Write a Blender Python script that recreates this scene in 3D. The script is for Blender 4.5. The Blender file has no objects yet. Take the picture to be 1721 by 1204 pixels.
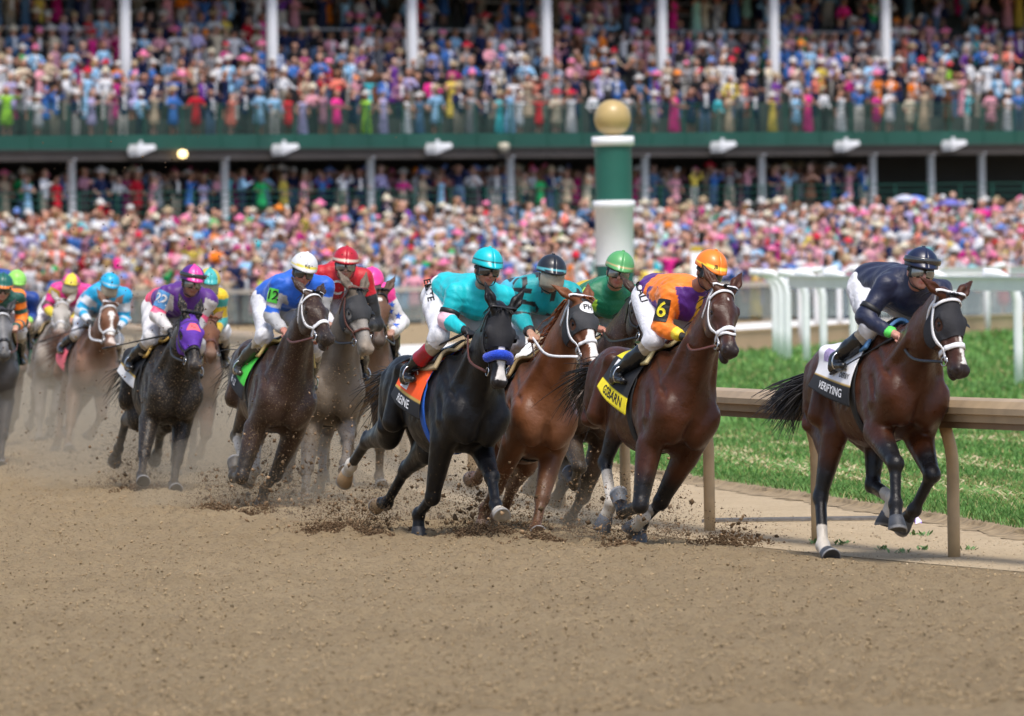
import bpy, math, random
import numpy as np
from mathutils import Vector, Matrix
from mathutils.bvhtree import BVHTree
random.seed(7); RNG = np.random.default_rng(7)
rad = math.radians
sc = bpy.context.scene
COL = sc.collection

# ------------------------------------------------------------------ camera
FPX, PW, PH, CAMH, ROLL = 14342.0, 1721, 1204, 2.0, rad(1.0)
PITCH = math.atan((602 - 440) / FPX)
def cam_axes():
    f = np.array([0, math.cos(PITCH), -math.sin(PITCH)])
    r0 = np.array([1.0, 0, 0]); u0 = np.cross(r0, f)
    c, s = math.cos(ROLL), math.sin(ROLL)
    return c * r0 - s * u0, s * r0 + c * u0, f
CR_, CU_, CF_ = cam_axes(); CC_ = np.array([0, 0, CAMH])
cam = bpy.data.cameras.new('camera'); camo = bpy.data.objects.new('camera', cam); COL.objects.link(camo)
camo.matrix_world = Matrix(((CR_[0], CU_[0], -CF_[0], 0), (CR_[1], CU_[1], -CF_[1], 0), (CR_[2], CU_[2], -CF_[2], CAMH), (0, 0, 0, 1)))
cam.sensor_width = 36.0; cam.sensor_fit = 'HORIZONTAL'; cam.lens = FPX * 36.0 / PW
cam.clip_start = 1.0; cam.clip_end = 3000.0
cam.dof.use_dof = True; cam.dof.focus_distance = 60.5; cam.dof.aperture_fstop = 5.6
sc.camera = camo

# ------------------------------------------------------------------ daylight
SUN_EL, SUN_AZ = rad(65), rad(168)      # azimuth clockwise from +Y (the view direction)
wd = bpy.data.worlds.new('World'); sc.world = wd; wd.use_nodes = True
nt = wd.node_tree; bg = nt.nodes['Background']
sky = nt.nodes.new('ShaderNodeTexSky'); sky.sky_type = 'NISHITA'; sky.sun_disc = False
sky.sun_elevation = SUN_EL; sky.sun_rotation = SUN_AZ; sky.dust_density = 3.0; sky.air_density = 1.0
nt.links.new(sky.outputs[0], bg.inputs[0]); bg.inputs[1].default_value = 0.14
sl = bpy.data.lights.new('sun', 'SUN'); slo = bpy.data.objects.new('sun', sl); COL.objects.link(slo)
sl.energy = 2.1; sl.angle = rad(16); sl.color = (1.0, .95, .88)
sd = Vector((math.sin(SUN_AZ) * math.cos(SUN_EL), math.cos(SUN_AZ) * math.cos(SUN_EL), math.sin(SUN_EL)))
slo.rotation_euler = sd.to_track_quat('Z', 'Y').to_euler(); slo.location = (0, 0, 60)
sc.view_settings.view_transform = 'Standard'; sc.view_settings.look = 'None'
sc.view_settings.exposure = 0.50; sc.view_settings.gamma = 1.0
sc.render.engine = 'CYCLES'
sc.cycles.use_denoising = True
sc.cycles.max_bounces = 6; sc.cycles.diffuse_bounces = 3; sc.cycles.glossy_bounces = 2
sc.cycles.transmission_bounces = 4; sc.cycles.transparent_max_bounces = 8; sc.cycles.volume_bounces = 1

# ------------------------------------------------------------------ helpers
def unproj(px, py, D): return CC_ + D * (CF_ + (px - PW / 2) / FPX * CR_ - (py - PH / 2) / FPX * CU_)
def ground(px, py, z=0.0):
    v = CF_ + (px - PW / 2) / FPX * CR_ - (py - PH / 2) / FPX * CU_
    return CC_ + (z - CAMH) / v[2] * v
def nrm(v): v = np.asarray(v, float); return v / (np.linalg.norm(v) + 1e-12)
def tag(o, label=None, cat=None, group=None, kind=None):
    if label: o['label'] = label
    if cat: o['category'] = cat
    if group: o['group'] = group
    if kind: o['kind'] = kind
    return o
def mesh(name, V, Fc, mat=None, parent=None, cols=None, smooth=True):
    me = bpy.data.meshes.new(name)
    V = np.asarray(V, np.float32).reshape(-1, 3)
    if isinstance(Fc, np.ndarray):
        n, k = Fc.shape
        me.vertices.add(len(V)); me.vertices.foreach_set('co', V.ravel())
        me.loops.add(n * k); me.loops.foreach_set('vertex_index', Fc.astype(np.int32).ravel())
        me.polygons.add(n); me.polygons.foreach_set('loop_start', np.arange(0, n * k, k, dtype=np.int32))
        me.update(calc_edges=True)
    else:
        me.from_pydata(V.tolist(), [], Fc); me.update()
    me.validate()
    if smooth: me.polygons.foreach_set('use_smooth', np.ones(len(me.polygons), bool))
    if cols is not None:
        a = me.color_attributes.new('col', 'FLOAT_COLOR', 'POINT')
        c = np.ones((len(V), 4), np.float32); c[:, :np.asarray(cols).shape[1]] = cols
        a.data.foreach_set('color', c.ravel())
    if mat: me.materials.append(mat)
    o = bpy.data.objects.new(name, me); COL.objects.link(o)
    if parent: o.parent = parent
    return o
def empty(name, M=None, loc=None):
    o = bpy.data.objects.new(name, None); COL.objects.link(o); o.empty_display_size = .2
    if M is not None: o.matrix_world = M
    if loc is not None: o.location = loc
    return o
class MB:
    """collects simple solids into one mesh"""
    def __init__(s): s.V = []; s.F = []; s.C = []
    def add(s, V, Fc, c=None):
        b = len(s.V); s.V += [tuple(v) for v in V]; s.F += [tuple(b + i for i in f) for f in Fc]
        if c is not None: s.C += [c] * len(V)
    def box(s, lo, hi, c=None, fr=None):
        x0, y0, z0 = lo; x1, y1, z1 = hi
        P = [(x0, y0, z0), (x1, y0, z0), (x1, y1, z0), (x0, y1, z0), (x0, y0, z1), (x1, y0, z1), (x1, y1, z1), (x0, y1, z1)]
        if fr: P = [fr(p) for p in P]
        s.add(P, [(0, 3, 2, 1), (4, 5, 6, 7), (0, 1, 5, 4), (1, 2, 6, 5), (2, 3, 7, 6), (3, 0, 4, 7)], c)
    def tube(s, pts, r, n=8, c=None, caps=True, flat=None):
        pts = np.asarray(pts, float); m = len(pts); rr = np.broadcast_to(np.asarray(r, float), (m,))
        T = np.gradient(pts, axis=0); T /= np.linalg.norm(T, axis=1)[:, None] + 1e-9
        ref = np.array([0, 0, 1.0]) if abs(T[0][2]) < .9 else np.array([1.0, 0, 0])
        V = []
        for i in range(m):
            a = nrm(np.cross(T[i], ref)); b = np.cross(T[i], a); ref = np.cross(a, T[i]) if abs(np.dot(T[i], ref)) > .95 else ref
            for k in range(n):
                t = 2 * math.pi * k / n
                V.append(pts[i] + rr[i] * (math.cos(t) * a + math.sin(t) * b * (flat or 1)))
        Fc = [(i * n + k, i * n + (k + 1) % n, (i + 1) * n + (k + 1) % n, (i + 1) * n + k) for i in range(m - 1) for k in range(n)]
        if caps: Fc += [tuple(range(n - 1, -1, -1)), tuple((m - 1) * n + k for k in range(n))]
        s.add(V, Fc, c)
    def lathe(s, prof, org=(0, 0, 0), n=24, c=None, fr=None):
        V = []; m = len(prof)
        for r, z in prof:
            for k in range(n):
                t = 2 * math.pi * k / n; p = np.array([org[0] + r * math.cos(t), org[1] + r * math.sin(t), org[2] + z])
                V.append(fr(p) if fr else p)
        s.add(V, [(i * n + k, i * n + (k + 1) % n, (i + 1) * n + (k + 1) % n, (i + 1) * n + k) for i in range(m - 1) for k in range(n)], c)
    def build(s, name, mat, parent=None, smooth=False):
        return mesh(name, s.V, s.F, mat, parent, np.array(s.C)[:, :3] if s.C else None, smooth)

# ------------------------------------------------------------------ materials
def principled(name):
    m = bpy.data.materials.new(name); m.use_nodes = True
    n = m.node_tree; return m, n, n.nodes['Principled BSDF']
def mat(name, col, rough=.6, var=.12, scale=6., bump=.0, bscale=40., metal=0., spec=.5, sheen=0., attr=False, bdist=.01, coat=0., dustz=None, fleck=0., vein=False, warp=0.):
    """noise-varied principled; attr=True multiplies the per-point colour of the thing's own paint, cloth or coat"""
    m, n, b = principled(name); L = n.links.new
    tc = n.nodes.new('ShaderNodeTexCoord')
    nz = n.nodes.new('ShaderNodeTexNoise'); nz.inputs['Scale'].default_value = scale; nz.inputs['Detail'].default_value = 5
    L(tc.outputs['Object'], nz.inputs['Vector'])
    mr = n.nodes.new('ShaderNodeMapRange'); mr.inputs[1].default_value = .3; mr.inputs[2].default_value = .7
    mr.inputs[3].default_value = 1 - var; mr.inputs[4].default_value = 1 + var
    L(nz.outputs[0], mr.inputs[0])
    mx = n.nodes.new('ShaderNodeMix'); mx.data_type = 'RGBA'; mx.blend_type = 'MULTIPLY'; mx.inputs[0].default_value = 1
    if attr:
        at = n.nodes.new('ShaderNodeAttribute'); at.attribute_name = 'col'; L(at.outputs['Color'], mx.inputs[6])
    else: mx.inputs[6].default_value = (*col, 1)
    L(mr.outputs[0], mx.inputs[7])
    out = mx.outputs[2]
    if fleck > 0:   # thrown sand and mud stuck on the surface
        vn = n.nodes.new('ShaderNodeTexNoise'); vn.inputs['Scale'].default_value = 95; vn.inputs['Detail'].default_value = 4; L(tc.outputs['Object'], vn.inputs['Vector'])
        cr = n.nodes.new('ShaderNodeMapRange'); cr.inputs[1].default_value = .645 - .10 * fleck; cr.inputs[2].default_value = .74 - .08 * fleck; L(vn.outputs[0], cr.inputs[0])
        m2 = n.nodes.new('ShaderNodeMix'); m2.data_type = 'RGBA'; m2.inputs[7].default_value = (.20, .145, .09, 1)
        L(cr.outputs[0], m2.inputs[0]); L(out, m2.inputs[6]); out = m2.outputs[2]
    L(out, b.inputs['Base Color'])
    if vein:
        rn = n.nodes.new('ShaderNodeMapRange'); rn.inputs[1].default_value = .3; rn.inputs[2].default_value = .7; rn.inputs[3].default_value = rough - .10; rn.inputs[4].default_value = rough + .14
        rz_ = n.nodes.new('ShaderNodeTexNoise'); rz_.inputs['Scale'].default_value = 14; rz_.inputs['Detail'].default_value = 6; L(tc.outputs['Object'], rz_.inputs['Vector']); L(rz_.outputs[0], rn.inputs[0])
    b.inputs['Roughness'].default_value = rough; b.inputs['Metallic'].default_value = metal; b.inputs['Specular IOR Level'].default_value = spec
    if sheen: b.inputs['Sheen Weight'].default_value = sheen; b.inputs['Sheen Roughness'].default_value = .4
    if coat: b.inputs['Coat Weight'].default_value = coat; b.inputs['Coat Roughness'].default_value = .12
    if bump > 0:
        bn = n.nodes.new('ShaderNodeTexNoise'); bn.inputs['Scale'].default_value = bscale; bn.inputs['Detail'].default_value = 4; bn.inputs['Distortion'].default_value = warp
        L(tc.outputs['Object'], bn.inputs['Vector'])
        bp = n.nodes.new('ShaderNodeBump'); bp.inputs['Strength'].default_value = bump; bp.inputs['Distance'].default_value = bdist
        L(bn.outputs[0], bp.inputs['Height']); L(bp.outputs[0], b.inputs['Normal'])
        if vein:   # raised veins and skin creases, then the lie of the hair
            L(rn.outputs[0], b.inputs['Roughness'])
            vn_ = n.nodes.new('ShaderNodeTexNoise'); vn_.noise_type = 'RIDGED_MULTIFRACTAL'; vn_.inputs['Scale'].default_value = 4.2; vn_.inputs['Detail'].default_value = 2.5; L(tc.outputs['Object'], vn_.inputs['Vector'])
            b2 = n.nodes.new('ShaderNodeBump'); b2.inputs['Strength'].default_value = .55; b2.inputs['Distance'].default_value = .010; L(vn_.outputs[0], b2.inputs['Height']); L(bp.outputs[0], b2.inputs['Normal'])
            mp_ = n.nodes.new('ShaderNodeMapping'); mp_.inputs['Scale'].default_value = (40, 160, 90); L(tc.outputs['Object'], mp_.inputs[0])
            hn = n.nodes.new('ShaderNodeTexNoise'); hn.inputs['Scale'].default_value = 2.; hn.inputs['Detail'].default_value = 3; L(mp_.outputs[0], hn.inputs['Vector'])
            b3 = n.nodes.new('ShaderNodeBump'); b3.inputs['Strength'].default_value = .35; b3.inputs['Distance'].default_value = .004; L(hn.outputs[0], b3.inputs['Height']); L(b2.outputs[0], b3.inputs['Normal']); L(b3.outputs[0], b.inputs['Normal'])
    return m
M = {}
M['leather'] = mat('black_leather', (.012, .011, .012), .38, .3, 20, .2, 90)
M['boot'] = mat('boot_leather', (.01, .01, .011), .22, .2, 12, .1, 50, attr=True)
M['brown_leather'] = mat('brown_leather', (.10, .03, .018), .45, .25, 20, .2, 90)
M['white_strap'] = mat('white_strap', (.78, .78, .80), .45, .06, 30)
M['steel'] = mat('bit_steel', (.55, .55, .56), .25, .1, 20, metal=1.)
M['cloth'] = mat('saddle_cloth', (1, 1, 1), .75, .06, 14, .25, 60, attr=True, bdist=.004)
M['silk'] = mat('racing_silk', (1, 1, 1), .52, .10, 9, .55, 7, attr=True, sheen=.2, bdist=.035, warp=.9)
M['breeches'] = mat('white_breeches', (.72, .72, .74), .6, .08, 7, .6, 12, attr=True, bdist=.025, warp=1.2)
M['skin'] = mat('skin', (1, 1, 1), .5, .10, 25, .1, 80, attr=True)
M['helmet'] = mat('helmet_cover', (1, 1, 1), .38, .05, 9, .1, 30, attr=True, coat=.15)
M['hood'] = mat('hood_cloth', (1, 1, 1), .8, .15, 18, .4, 50, attr=True, bdist=.006)
M['lens_dark'] = mat('goggle_lens', (.02, .02, .024), .06, .1, 8, spec=.9, coat=.6)
M['lens_silver'] = mat('goggle_lens_clear', (.30, .29, .27), .08, .35, 14, spec=.9, metal=.55)
M['visor'] = mat('dusty_visor', (.34, .30, .23), .25, .25, 12)
M['rubber'] = mat('black_rubber', (.014, .014, .015), .5, .2, 20)
M['eye'] = mat('horse_eye', (.006, .004, .003), .12, .1, 10, spec=.4)
M['hoof'] = mat('hoof_horn', (1, 1, 1), .55, .2, 22, .3, 60, attr=True)
M['ink'] = mat('black_lettering', (.01, .01, .012), .7, .1, 20)
M['thread'] = mat('white_lettering', (.75, .75, .76), .7, .05, 20)
M['yellow_ink'] = mat('yellow_lettering', (.85, .72, .03), .6, .05, 20)
M['paint'] = mat('patch_paint', (1, 1, 1), .6, .05, 20, attr=True)
M['fleece'] = mat('blue_fleece', (.012, .06, .55), .95, .25, 60, .8, 120, sheen=.4)
M['hair'] = mat('horse_hair', (1, 1, 1), .42, .3, 30, attr=True)
COATS = {}
def coat_mat(rough, fleck, name):
    k = (rough, fleck)
    if k not in COATS: COATS[k] = mat(name, (1, 1, 1), rough, .30, 3.5, .5, 8, attr=True, sheen=.04, bdist=.030, fleck=fleck, spec=.30, vein=True)
    return COATS[k]

# ------------------------------------------------------------------ smooth-union modelling on a grid
def smin(a, b, k):
    if k <= 0: return np.minimum(a, b)
    h = np.maximum(k - np.abs(a - b), 0) / k
    return np.minimum(a, b) - h * h * k * .25
class Field:
    def __init__(s, lo, hi, h):
        s.lo = np.asarray(lo, float); s.h = h; s.n = np.ceil((np.asarray(hi) - s.lo) / h).astype(int) + 1
        s.d = np.full(s.n, .3, np.float32)
        s.ax = [(s.lo[i] + h * np.arange(s.n[i])).astype(np.float32) for i in range(3)]
    def box(s, lo, hi):
        a = np.clip(np.floor((np.asarray(lo) - s.lo) / s.h).astype(int), 0, s.n - 1); b = np.clip(np.ceil((np.asarray(hi) - s.lo) / s.h).astype(int) + 1, 1, s.n)
        sl = tuple(slice(a[i], max(b[i], a[i] + 1)) for i in range(3))
        return sl, s.ax[0][sl[0]][:, None, None], s.ax[1][sl[1]][None, :, None], s.ax[2][sl[2]][None, None, :]
    def put(s, sl, d, k, op):
        if op == 'u': s.d[sl] = smin(s.d[sl], d, k)
        else: s.d[sl] = -smin(-s.d[sl], d, k)
    def rc(s, a, b, ra, rb, k=.04, flat=None, f=1., op='u'):
        a = np.asarray(a, float); b = np.asarray(b, float); r = max(ra, rb) + k + .05
        sl, x, y, z = s.box(np.minimum(a, b) - r, np.maximum(a, b) + r)
        X, Y, Z = x - np.float32(a[0]), y - np.float32(a[1]), z - np.float32(a[2]); ba = b - a
        if flat is not None and f != 1:
            l = nrm(flat).astype(np.float32); w = np.float32(1 / f - 1)
            pr = (X * l[0] + Y * l[1] + Z * l[2]) * w
            X = X + pr * l[0]; Y = Y + pr * l[1]; Z = Z + pr * l[2]
            ba = ba + (1 / f - 1) * np.dot(ba, l) * l
        t = np.clip((X * ba[0] + Y * ba[1] + Z * ba[2]) / (ba @ ba + 1e-9), 0, 1).astype(np.float32)
        d = np.sqrt((X - t * ba[0]) ** 2 + (Y - t * ba[1]) ** 2 + (Z - t * ba[2]) ** 2) - (ra + (rb - ra) * t)
        s.put(sl, d.astype(np.float32), k, op)
    def ell(s, c, r, k=.04, A=None, op='u'):
        c = np.asarray(c, float); r = np.asarray(r, float); m = r.max() + k + .05
        sl, x, y, z = s.box(c - m, c + m)
        X, Y, Z = x - np.float32(c[0]), y - np.float32(c[1]), z - np.float32(c[2])
        if A is not None:
            A = np.asarray(A, float); X, Y, Z = (X * A[0][0] + Y * A[0][1] + Z * A[0][2], X * A[1][0] + Y * A[1][1] + Z * A[1][2], X * A[2][0] + Y * A[2][1] + Z * A[2][2])
        k0 = np.sqrt((X / r[0]) ** 2 + (Y / r[1]) ** 2 + (Z / r[2]) ** 2); k1 = np.sqrt((X / r[0] ** 2) ** 2 + (Y / r[1] ** 2) ** 2 + (Z / r[2] ** 2) ** 2)
        d = k0 * (k0 - 1) / (k1 + 1e-6); d = np.where(k0 < 1e-3, -r.min(), d)
        s.put(sl, d.astype(np.float32), k, op)
    def noise(s, amp, sc_, seed=0):
        x, y, z = s.ax[0][:, None, None], s.ax[1][None, :, None], s.ax[2][None, None, :]
        g = np.random.default_rng(seed); w = 0
        for i in range(4):
            v = g.normal(size=3) * sc_; w = w + np.sin(x * v[0] + y * v[1] + z * v[2] + g.uniform(0, 6)).astype(np.float32)
        s.d += (amp * .5 * w).astype(np.float32)
    def surf(s, smooth=1):
        d = s.d.copy(); d[0] = d[-1] = .3; d[:, 0] = d[:, -1] = .3; d[:, :, 0] = d[:, :, -1] = .3
        d = np.where(np.abs(d) < 1e-6, 1e-6, d); sg = d < 0
        cc = sum(sg[i:sg.shape[0] - 1 + i, j:sg.shape[1] - 1 + j, k:sg.shape[2] - 1 + k].astype(np.int8) for i in (0, 1) for j in (0, 1) for k in (0, 1))
        act = (cc > 0) & (cc < 8); I = np.argwhere(act)
        idx = -np.ones(act.shape, np.int64); idx[act] = np.arange(len(I))
        cor = [(i, j, k) for i in (0, 1) for j in (0, 1) for k in (0, 1)]
        val = [d[I[:, 0] + c[0], I[:, 1] + c[1], I[:, 2] + c[2]] for c in cor]
        acc = np.zeros((len(I), 3)); cnt = np.zeros(len(I))
        for p in range(8):
            for q in range(p + 1, 8):
                if sum(abs(cor[p][i] - cor[q][i]) for i in range(3)) != 1: continue
                mk = (val[p] < 0) != (val[q] < 0); t = np.where(mk, val[p] / np.where(mk, val[p] - val[q], 1), 0)
                acc += mk[:, None] * (np.array(cor[p]) + t[:, None] * (np.array(cor[q]) - np.array(cor[p]))); cnt += mk
        V = s.lo + s.h * (I + acc / cnt[:, None]); Q = []
        for ax in range(3):
            o = [1, 2, 0], [2, 0, 1]
            u, v = [(1, 2), (2, 0), (0, 1)][ax]
            sa = [slice(1, -1)] * 3; sb = [slice(1, -1)] * 3
            sa[ax] = slice(0, -1); sb[ax] = slice(1, None)
            A, B = sg[tuple(sa)], sg[tuple(sb)]
            for fl in (0, 1):
                E = np.argwhere((A & ~B) if fl == 0 else (~A & B))
                if not len(E): continue
                for a2 in range(3):
                    if a2 != ax: E[:, a2] += 1
                def cell(du, dv):
                    c = E.copy(); c[:, u] -= du; c[:, v] -= dv; return idx[c[:, 0], c[:, 1], c[:, 2]]
                q = np.stack([cell(1, 1), cell(0, 1), cell(0, 0), cell(1, 0)], 1)
                Q.append(q if fl == 0 else q[:, ::-1])
        Q = np.concatenate(Q); Q = Q[(Q >= 0).all(1)]
        E = np.concatenate([Q[:, [0, 1]], Q[:, [1, 2]], Q[:, [2, 3]], Q[:, [3, 0]]])
        for it in range(smooth):
            for lam in (.5, -.45):
                n = np.bincount(E.ravel(), minlength=len(V)).astype(float)[:, None]; S = np.zeros_like(V)
                for a2 in range(3):
                    S[:, a2] = np.bincount(E[:, 0], V[E[:, 1], a2], len(V)) + np.bincount(E[:, 1], V[E[:, 0], a2], len(V))
                V = V + lam * (S / np.maximum(n, 1) - V)
        return V, Q
def bvh_of(V, Q): return BVHTree.FromPolygons([Vector(v) for v in V], [tuple(int(i) for i in q) for q in Q])
def segd(P, a, b):
    a = np.asarray(a); ba = np.asarray(b) - a; t = np.clip((P - a) @ ba / (ba @ ba + 1e-9), 0, 1)
    return np.linalg.norm(P - a - t[:, None] * ba, axis=1), t
def sstep(x, a, b): t = np.clip((x - a) / (b - a), 0, 1); return t * t * (3 - 2 * t)

# ---- straps, cloth and lettering laid on a surface
def smooth_path(P, n):
    P = np.asarray(P, float); 
    if len(P) < 3: return P[0] + np.linspace(0, 1, n)[:, None] * (P[-1] - P[0])
    Q = np.vstack([2 * P[0] - P[1], P, 2 * P[-1] - P[-2]]); out = []
    m = len(P) - 1
    for s in np.linspace(0, m - 1e-6, n):
        i = int(s); t = s - i; a, b, c, d = Q[i], Q[i + 1], Q[i + 2], Q[i + 3]
        out.append(.5 * (2 * b + (c - a) * t + (2 * a - 5 * b + 4 * c - d) * t * t + (3 * b - a - 3 * c + d) * t ** 3))
    return np.array(out)
def ribbon(mb, P, N, w, th=.005, c=None, closed=False):
    P = np.asarray(P, float); N = np.asarray(N, float); m = len(P)
    T = (np.roll(P, -1, 0) - np.roll(P, 1, 0)) if closed else np.gradient(P, axis=0)
    V = []
    for i in range(m):
        s = nrm(np.cross(T[i], N[i])) * w * .5; n = nrm(N[i]) * th
        V += [P[i] - s, P[i] + s, P[i] + s * .9 + n, P[i] - s * .9 + n]
    Fc = []
    for i in range(m if closed else m - 1):
        a, b = i * 4, ((i + 1) % m) * 4
        for k in range(4): Fc.append((a + k, a + (k + 1) % 4, b + (k + 1) % 4, b + k))
    if not closed: Fc += [(3, 2, 1, 0), tuple((m - 1) * 4 + k for k in range(4))]
    mb.add(V, Fc, c)
def strap(mb, bvh, pts, w, off=.004, th=.006, n=24, c=None):
    P = smooth_path(pts, n); Q = []; N = []
    for p in P:
        l, nn, _, _ = bvh.find_nearest(Vector(p)); Q.append(np.array(l) + off * np.array(nn)); N.append(np.array(nn))
    N = np.array(N); N = np.array([nrm(N[max(0, i - 1)] + N[i] + N[min(len(N) - 1, i + 1)]) for i in range(len(N))])
    Q = np.array(Q); Q[1:-1] = .25 * Q[:-2] + .5 * Q[1:-1] + .25 * Q[2:]
    ribbon(mb, Q, N, w, th, c)
def loop_strap(mb, bvh, cen, e1, e2, w, R=.45, off=.004, th=.006, n=36, c=None):
    P = []; N = []
    for k in range(n):
        t = 2 * math.pi * k / n; d = math.cos(t) * np.asarray(e1) + math.sin(t) * np.asarray(e2)
        h = bvh.ray_cast(Vector(np.asarray(cen) + R * d), Vector(-d), R)
        if h[0] is None: continue
        P.append(np.array(h[0]) + off * d); N.append(d)
    if len(P) > 5:
        P = np.array(P); r = np.linalg.norm(P - cen, axis=1); md = np.median(r); ok = r < 1.7 * md
        ribbon(mb, P[ok], np.array(N)[ok], w, th, c, True)
def grid_sheet(name, P, ok, mt, parent, cols=None, th=.006, smooth=True):
    """P: (nu,nv,3) points, ok mask; makes a thin two-sided sheet"""
    nu, nv, _ = P.shape; V = P.reshape(-1, 3)
    Q = []
    for i in range(nu - 1):
        for j in range(nv - 1):
            if ok[i, j] and ok[i + 1, j] and ok[i, j + 1] and ok[i + 1, j + 1]: Q.append((i * nv + j, (i + 1) * nv + j, (i + 1) * nv + j + 1, i * nv + j + 1))
    if not Q: return None
    Q = np.array(Q); N = np.zeros_like(V); fn = np.cross(V[Q[:, 1]] - V[Q[:, 0]], V[Q[:, 3]] - V[Q[:, 0]])
    for k in range(4): np.add.at(N, Q[:, k], fn)
    N /= np.linalg.norm(N, axis=1)[:, None] + 1e-12; n0 = len(V)
    E = {}
    for q in Q:
        for k in range(4):
            a, b = int(q[k]), int(q[(k + 1) % 4])
            if (b, a) in E: del E[(b, a)]
            else: E[(a, b)] = 1
    Fc = np.vstack([Q, Q[:, ::-1] + n0] + ([np.array([(b, a, a + n0, b + n0) for a, b in E])] if E else []))
    V2 = np.vstack([V, V - N * th]); u, inv = np.unique(Fc, return_inverse=True)
    return mesh(name, V2[u], inv.reshape(Fc.shape), mt, parent, None if cols is None else np.vstack([cols.reshape(n0, -1)] * 2)[u], smooth)
_txt = {}
def text_poly(s, size=1., bold=0.):
    cu = bpy.data.curves.new('lettering', 'FONT'); cu.body = s; cu.align_x = 'CENTER'; cu.align_y = 'CENTER'; cu.size = size; cu.offset = bold; cu.resolution_u = 3
    o = bpy.data.objects.new('lettering', cu); COL.objects.link(o); bpy.context.view_layer.update()
    me = bpy.data.meshes.new_from_object(o.evaluated_get(bpy.context.evaluated_depsgraph_get()))
    V = np.array([v.co[:2] for v in me.vertices]); Fc = [tuple(p.vertices) for p in me.polygons]
    bpy.data.objects.remove(o); bpy.data.curves.remove(cu); bpy.data.meshes.remove(me)
    return V, Fc
def disc_poly(r, n=24, ry=None):
    m = 6; V = [(0, 0)] + [(r * q / m * math.cos(2 * math.pi * k / n), (ry or r) * q / m * math.sin(2 * math.pi * k / n)) for q in range(1, m + 1) for k in range(n)]
    return np.array(V), [(0, 1 + k, 1 + (k + 1) % n) for k in range(n)] + [(1 + q * n + k, 1 + (q + 1) * n + k, 1 + (q + 1) * n + (k + 1) % n, 1 + q * n + (k + 1) % n) for q in range(m - 1) for k in range(n)]
def rect_poly(w, h, n=8):
    V = [(-w / 2 + w * i / n, -h / 2 + h * j / n) for i in range(n + 1) for j in range(n + 1)]
    return np.array(V), [(i * (n + 1) + j, (i + 1) * (n + 1) + j, (i + 1) * (n + 1) + j + 1, i * (n + 1) + j + 1) for i in range(n) for j in range(n)]
def star_poly(r):
    return np.array([(0, 0)] + [((r if k % 2 == 0 else r * .42) * math.sin(math.pi * k / 5), (r if k % 2 == 0 else r * .42) * math.cos(math.pi * k / 5)) for k in range(10)]), [(0, 1 + (k + 1) % 10, 1 + k) for k in range(10)]
def decal(name, poly, bvh, org, U, Vv, N, mt, parent, off=.004, col=None, maxd=.5):
    V2, Fc = poly; U = nrm(U); N = nrm(N); Vv = nrm(Vv); P = []; last = None
    for a, b in V2:
        o = np.asarray(org) + a * U + b * Vv
        h = bvh.ray_cast(Vector(o + N * maxd), Vector(-N), maxd * 2)
        p = np.array(h[0]) + off * N if h[0] is not None else None
        P.append(p)
    good = [p for p in P if p is not None]
    if len(good) < 3: return None
    dep = np.median([np.dot(p - org, N) for p in good])
    for i, (a, b) in enumerate(V2):
        o = np.asarray(org) + a * U + b * Vv
        if P[i] is None or abs(np.dot(P[i] - org, N) - dep) > .16: P[i] = o + N * dep
    return mesh(name, np.array(P), Fc, mt, parent, None if col is None else np.tile(col, (len(P), 1)), False)
ONLY = None
# ------------------------------------------------------------------ ground, rails, pole, grandstand
def dirt_mat(name, c1, c2, speck, bump, sc1=1.0):
    m, n, b = principled(name); L = n.links.new
    tc = n.nodes.new('ShaderNodeTexCoord'); mp = n.nodes.new('ShaderNodeMapping'); L(tc.outputs['Object'], mp.inputs[0])
    def noise(s, d=6, r=.6):
        q = n.nodes.new('ShaderNodeTexNoise'); q.inputs['Scale'].default_value = s; q.inputs['Detail'].default_value = d; q.inputs['Roughness'].default_value = r; L(mp.outputs[0], q.inputs['Vector']); return q
    a, f, g, vl = noise(.35 * sc1), noise(22 * sc1, 8, .75), noise(70 * sc1, 5, .7), noise(1.6 * sc1, 6)
    r1 = n.nodes.new('ShaderNodeMix'); r1.data_type = 'RGBA'; r1.inputs[6].default_value = (*c1, 1); r1.inputs[7].default_value = (*c2, 1)
    mr = n.nodes.new('ShaderNodeMapRange'); mr.inputs[1].default_value = .35; mr.inputs[2].default_value = .65
    ad = n.nodes.new('ShaderNodeMath'); ad.operation = 'MULTIPLY_ADD'; ad.inputs[1].default_value = .5; L(vl.outputs[0], ad.inputs[0])
    a2 = n.nodes.new('ShaderNodeMath'); a2.operation = 'MULTIPLY'; a2.inputs[1].default_value = .5; L(a.outputs[0], a2.inputs[0]); L(a2.outputs[0], ad.inputs[2])
    L(ad.outputs[0], mr.inputs[0]); L(mr.outputs[0], r1.inputs[0])
    r2 = n.nodes.new('ShaderNodeMix'); r2.data_type = 'RGBA'; r2.inputs[7].default_value = (*speck, 1)
    m2 = n.nodes.new('ShaderNodeMapRange'); m2.inputs[1].default_value = .50; m2.inputs[2].default_value = .64; m2.inputs[4].default_value = .72; L(f.outputs[0], m2.inputs[0])
    L(m2.outputs[0], r2.inputs[0]); L(r1.outputs[2], r2.inputs[6]); L(r2.outputs[2], b.inputs['Base Color'])
    b.inputs['Roughness'].default_value = .95; b.inputs['Specular IOR Level'].default_value = .15
    hs = n.nodes.new('ShaderNodeMath'); hs.operation = 'MULTIPLY_ADD'; hs.inputs[1].default_value = .35; L(g.outputs[0], hs.inputs[0]); L(f.outputs[0], hs.inputs[2])
    bp = n.nodes.new('ShaderNodeBump'); bp.inputs['Strength'].default_value = bump; bp.inputs['Distance'].default_value = .05; L(hs.outputs[0], bp.inputs['Height']); L(bp.outputs[0], b.inputs['Normal'])
    return m
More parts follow.
